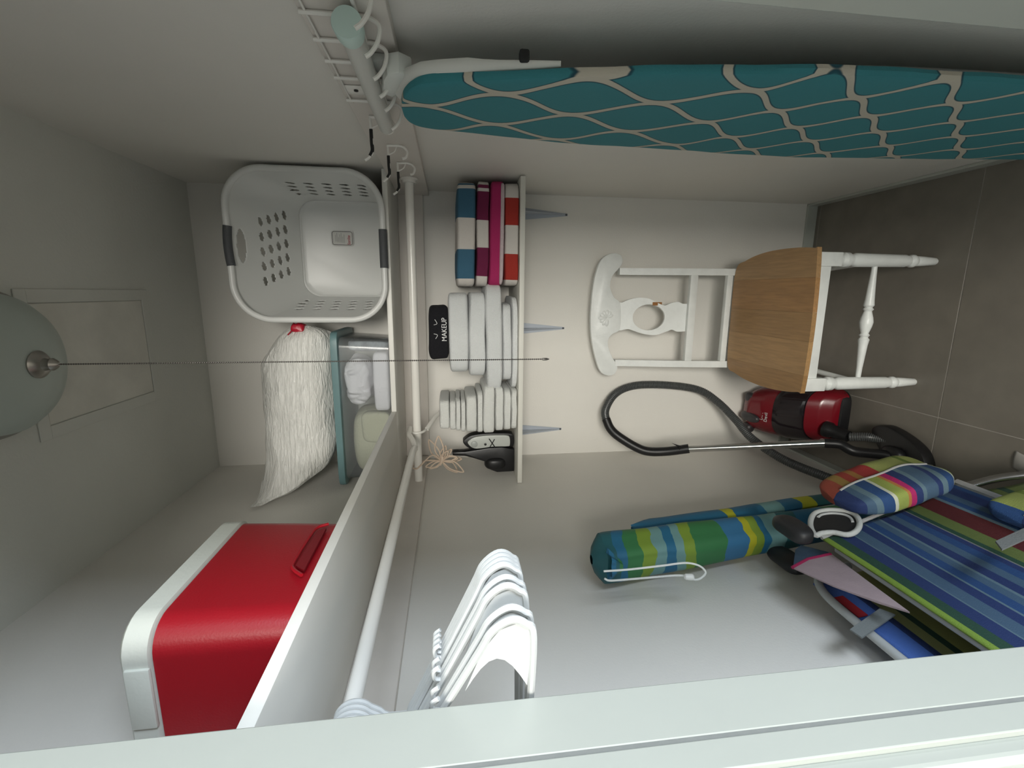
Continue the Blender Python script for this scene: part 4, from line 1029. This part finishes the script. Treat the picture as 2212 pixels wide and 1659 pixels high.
# pillow on the head end
def pillow(t, y0, y1, a0, a1, o0, o1, cloth, cloth2, sd):
    def fn(p): return p
    b = B()
    ctr = pa((y0+y1)/2, (a0+a1)/2, (o0+o1)/2); hy, ha_, ho = abs(y1-y0)/2, (a1-a0)/2, (o1-o0)/2
    sg = lambda v, e: math.copysign(abs(v)**e, v)
    def P(u, v, q=1):
        th = u*2*math.pi; lz = 2*v-1; rd_ = (1-abs(lz)**6)**.30+.02
        l = Vector((rd_*sg(math.cos(th), .55), rd_*sg(math.sin(th), .55), lz))
        puff = 1-.25*abs(l.z)**3
        p = ctr+Vector((0, 1, 0))*hy*l.x+PN*ho*l.y*puff+PE*ha_*l.z
        return p+noise.noise_vector(p*18+Vector((sd, 0, 0)))*.006
    return b, P
PL1 = stripes('pillow_face_cloth', [(0, NV), (.09, SLt), (.15, SL2), (.20, NV2), (.30, (0.4725, 0.4950, 0.4050)), (.33, (0.2475, 0.3037, 0.0675)), (.43, (0.3712, 0.1463, 0.0450)), (.46, (0.3375, 0.0112, 0.1013)), (.51, NV), (.58, SL2), (.62, SLt), (.74, NV), (.79, SL2), (.85, NV2), (.93, (0.3937, 0.4275, 0.3712)), (.95, LM)], rough=.8, bump=.4, uvi=1, bscale=600)
PL2 = stripes('pillow_top_cloth', [(0, (0.2681, 0.0516, 0.0310)), (.12, (0.2579, 0.1650, 0.0413)), (.20, (0.2681, 0.0310, 0.0206)), (.28, (0.2785, 0.1340, 0.0310)), (.34, (0.2681, 0.0206, 0.0206)), (.50, (0.2475, 0.2785, 0.0825)), (.8, (0.0929, 0.1444, 0.0206)), (.84, (0.2475, 0.2785, 0.0825))], rough=.8, bump=.4, uvi=1, bscale=600)
PL3 = stripes('pillow_lime_cloth', [(0, NV2), (.15, (0.2240, 0.2660, 0.0700)), (.6, (0.1260, 0.1680, 0.0280)), (.7, (0.2520, 0.2940, 0.0840)), (.9, (0.1400, 0.0140, 0.0280))], rough=.8, bump=.4, uvi=1, bscale=600)
def build_pillow(t, y0, y1, a0, a1, o0, o1, sd, back=PL2):
    b, P = pillow(t, y0, y1, a0, a1, o0, o1, None, None, sd)
    # front half (towards the door) and far half as separate cloth panels
    b.grid(lambda u, v: P(.25+u*.5, v), 24, 40); obj('pillow_front', b, PL1, t, label='blue striped front of the head pillow')
    b, P = pillow(t, y0, y1, a0, a1, o0, o1, None, None, sd)
    b.grid(lambda u, v: P(-.25+u*.5, v), 24, 40); obj('pillow_back', b, back, t, label='red and lime striped side of the head pillow' if back is PL2 else 'lime striped side of the head pillow')
    seam = [P(.25, v/30) for v in range(2, 29)]
    obj('pillow_piping', B().tube(seam, .0030, 8), PIP, t)
build_pillow(bc1, .842, .990, .090, .345, .006, .066, 1)
# second chair, closer to the wall
stB = stripes('beach_stripe_cloth_inner', [(0, (0.0510, 0.1190, 0.3740)), (.12, NV), (.16, (0.2720, 0.2890, 0.1190)), (.22, DGn), (.26, (0.3060, 0.3230, 0.1020)), (.42, (0.3400, 0.3230, 0.1700)), (.6, (0.2720, 0.1700, 0.0850)), (.8, NV)], rough=.7, bump=.4, uvi=1, bscale=700)
PT0, PE0, PN0 = PT, PE, PN
PT = Vector((-.628, 0, .750)); PE = Vector((.10, 0, -.70)).normalized(); PN = Vector((-PE.z, 0, PE.x)); PN = PN if PN.x > 0 else -PN
bc2, pan2 = beach_chair('folded beach chair with pale frame tube and grey strap, innermost against the left wall', .835, .32, .008, .40, 0, stB, lean_head=.03)
tb_ = [pa(y, a, .004) for y, a in ((.32, -.004), (.55, -.004), (.72, -.003), (.80, .004), (.845, .030), (.860, .075), (.862, .12))]
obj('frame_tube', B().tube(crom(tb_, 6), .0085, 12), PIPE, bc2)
obj('red_patch', B().prism([pa(.775, .006, .008), pa(.715, .006, .008), pa(.715, .026, .008), pa(.775, .026, .008)], PN*.002), mat('red_woven_patch', (.28, .008, .015), .8, bump=.4), bc2, label='red stitched patch')
sp_ = [PX(x_, y_, -.596) for x_, y_ in ((1836, 1362), (1862, 1380), (1934, 1330), (1900, 1317))]
obj('strap', B().prism(sp_, PN*.003), mat('grey_webbing', (.19, .21, .21), .8, bump=.4, bscale=400), bc2, label='grey webbing strap')
pinkm = mat('pink_lining_cloth', (.36, .28, .30), .85, bump=.3, bscale=300, var=.08, vscale=20)
fp = [PX(1712, 1228, -.575), PX(1745, 1210, -.57), PX(1795, 1198, -.56), PX(1880, 1262, -.548), PX(1965, 1325, -.538), PX(1900, 1305, -.548), PX(1800, 1268, -.560)]
obj('lining_flap', B().prism(fp, PN*.003), pinkm, bc2, smooth=False, label='pale pink lining flap')
fe = [PX(1712, 1226, -.572), PX(1745, 1208, -.567), PX(1795, 1197, -.557)]
obj('flap_binding', B().tube(fe, .0035, 8), mat('magenta_binding', (.30, .01, .07), .8, bump=.3), bc2, label='magenta binding')
fq = [PX(1730, 1180, -.585), PX(1790, 1195, -.57), PX(1740, 1208, -.578), PX(1714, 1222, -.585), PX(1718, 1190, -.59)]
obj('blue_tab', B().prism(fq, PN*.003), mat('slate_blue_cloth', (.045, .09, .15), .8, bump=.4), bc2, smooth=False)
foot('arm_rest', 1700, 1208, -.64, (.018, .055, .030), bc2, 'charcoal plastic arm rest end')
# third chair, lower, in front
PT = Vector((-.475, 0, .350)); PE = Vector((.05, 0, -.36)).normalized(); PN = Vector((-PE.z, 0, PE.x)); PN = PN if PN.x > 0 else -PN
stC = stripes('beach_stripe_cloth_low', [(0, GY), (.06, SLt), (.12, NV2), (.2, DGn), (.32, OL), (.40, DGn), (.48, OL), (.6, (.10, .13, .05)), (.75, MR), (.85, NV)], rough=.7, bump=.4, uvi=1, bscale=700)
bc3, pan3 = beach_chair('folded beach chair with dark green stripes and shiny frame, lowest and nearest the floor', .900, .32, .012, .330, 0, stC, lean_head=.03)
b = B(); b.tube(crom([pa(.32, .34, .012), pa(.62, .34, .012), pa(.80, .335, .012), pa(.90, .28, .010), pa(.93, .18, .008), pa(.925, .06, .006)], 6), .0095, 12)
obj('frame_tube', b, CHROMED, bc3)
b = B(); b.tube(crom([pa(.32, .30, .040), pa(.60, .315, .040), pa(.76, .300, .036), pa(.86, .22, .028)], 6), .0085, 12); obj('folding_leg', b, CHROMED, bc3)
b = B(); b.tube(crom([pa(.32, .25, .052), pa(.58, .27, .050), pa(.74, .25, .046)], 6), .0075, 12); obj('folding_leg', b, CHROMED, bc3)
PTc, PEc, PNc = PT, PE, PN; PT, PE, PN = PT0, PE0, PN0
build_pillow(bc3, .620, .770, .290, .420, .004, .045, 5, PL3)
PT, PE, PN = PTc, PEc, PNc
q_ = [(2150, 1172), (2164, 1190), (2230, 1160), (2230, 1135)]
obj('strap', B().prism([PX(x_, y_, -.405) for x_, y_ in q_], (.003, 0, 0)), mat('grey_webbing_low', (.13, .14, .14), .8, bump=.4, bscale=400), bc3, label='grey webbing strap')
# paper scrap on the floor
b = B().grid(lambda u, v: Vector((-.475+.05*u+.012*v, .985+.045*v, .0015+.006*math.sin(u*3)*math.sin(v*2.5))), 8, 8)
obj('paper_scrap', b, mat('scrap_paper', (.30, .29, .27), .8, bump=.2), label='small pale scrap of paper on the tiled floor', cat='paper', solid=.0005)
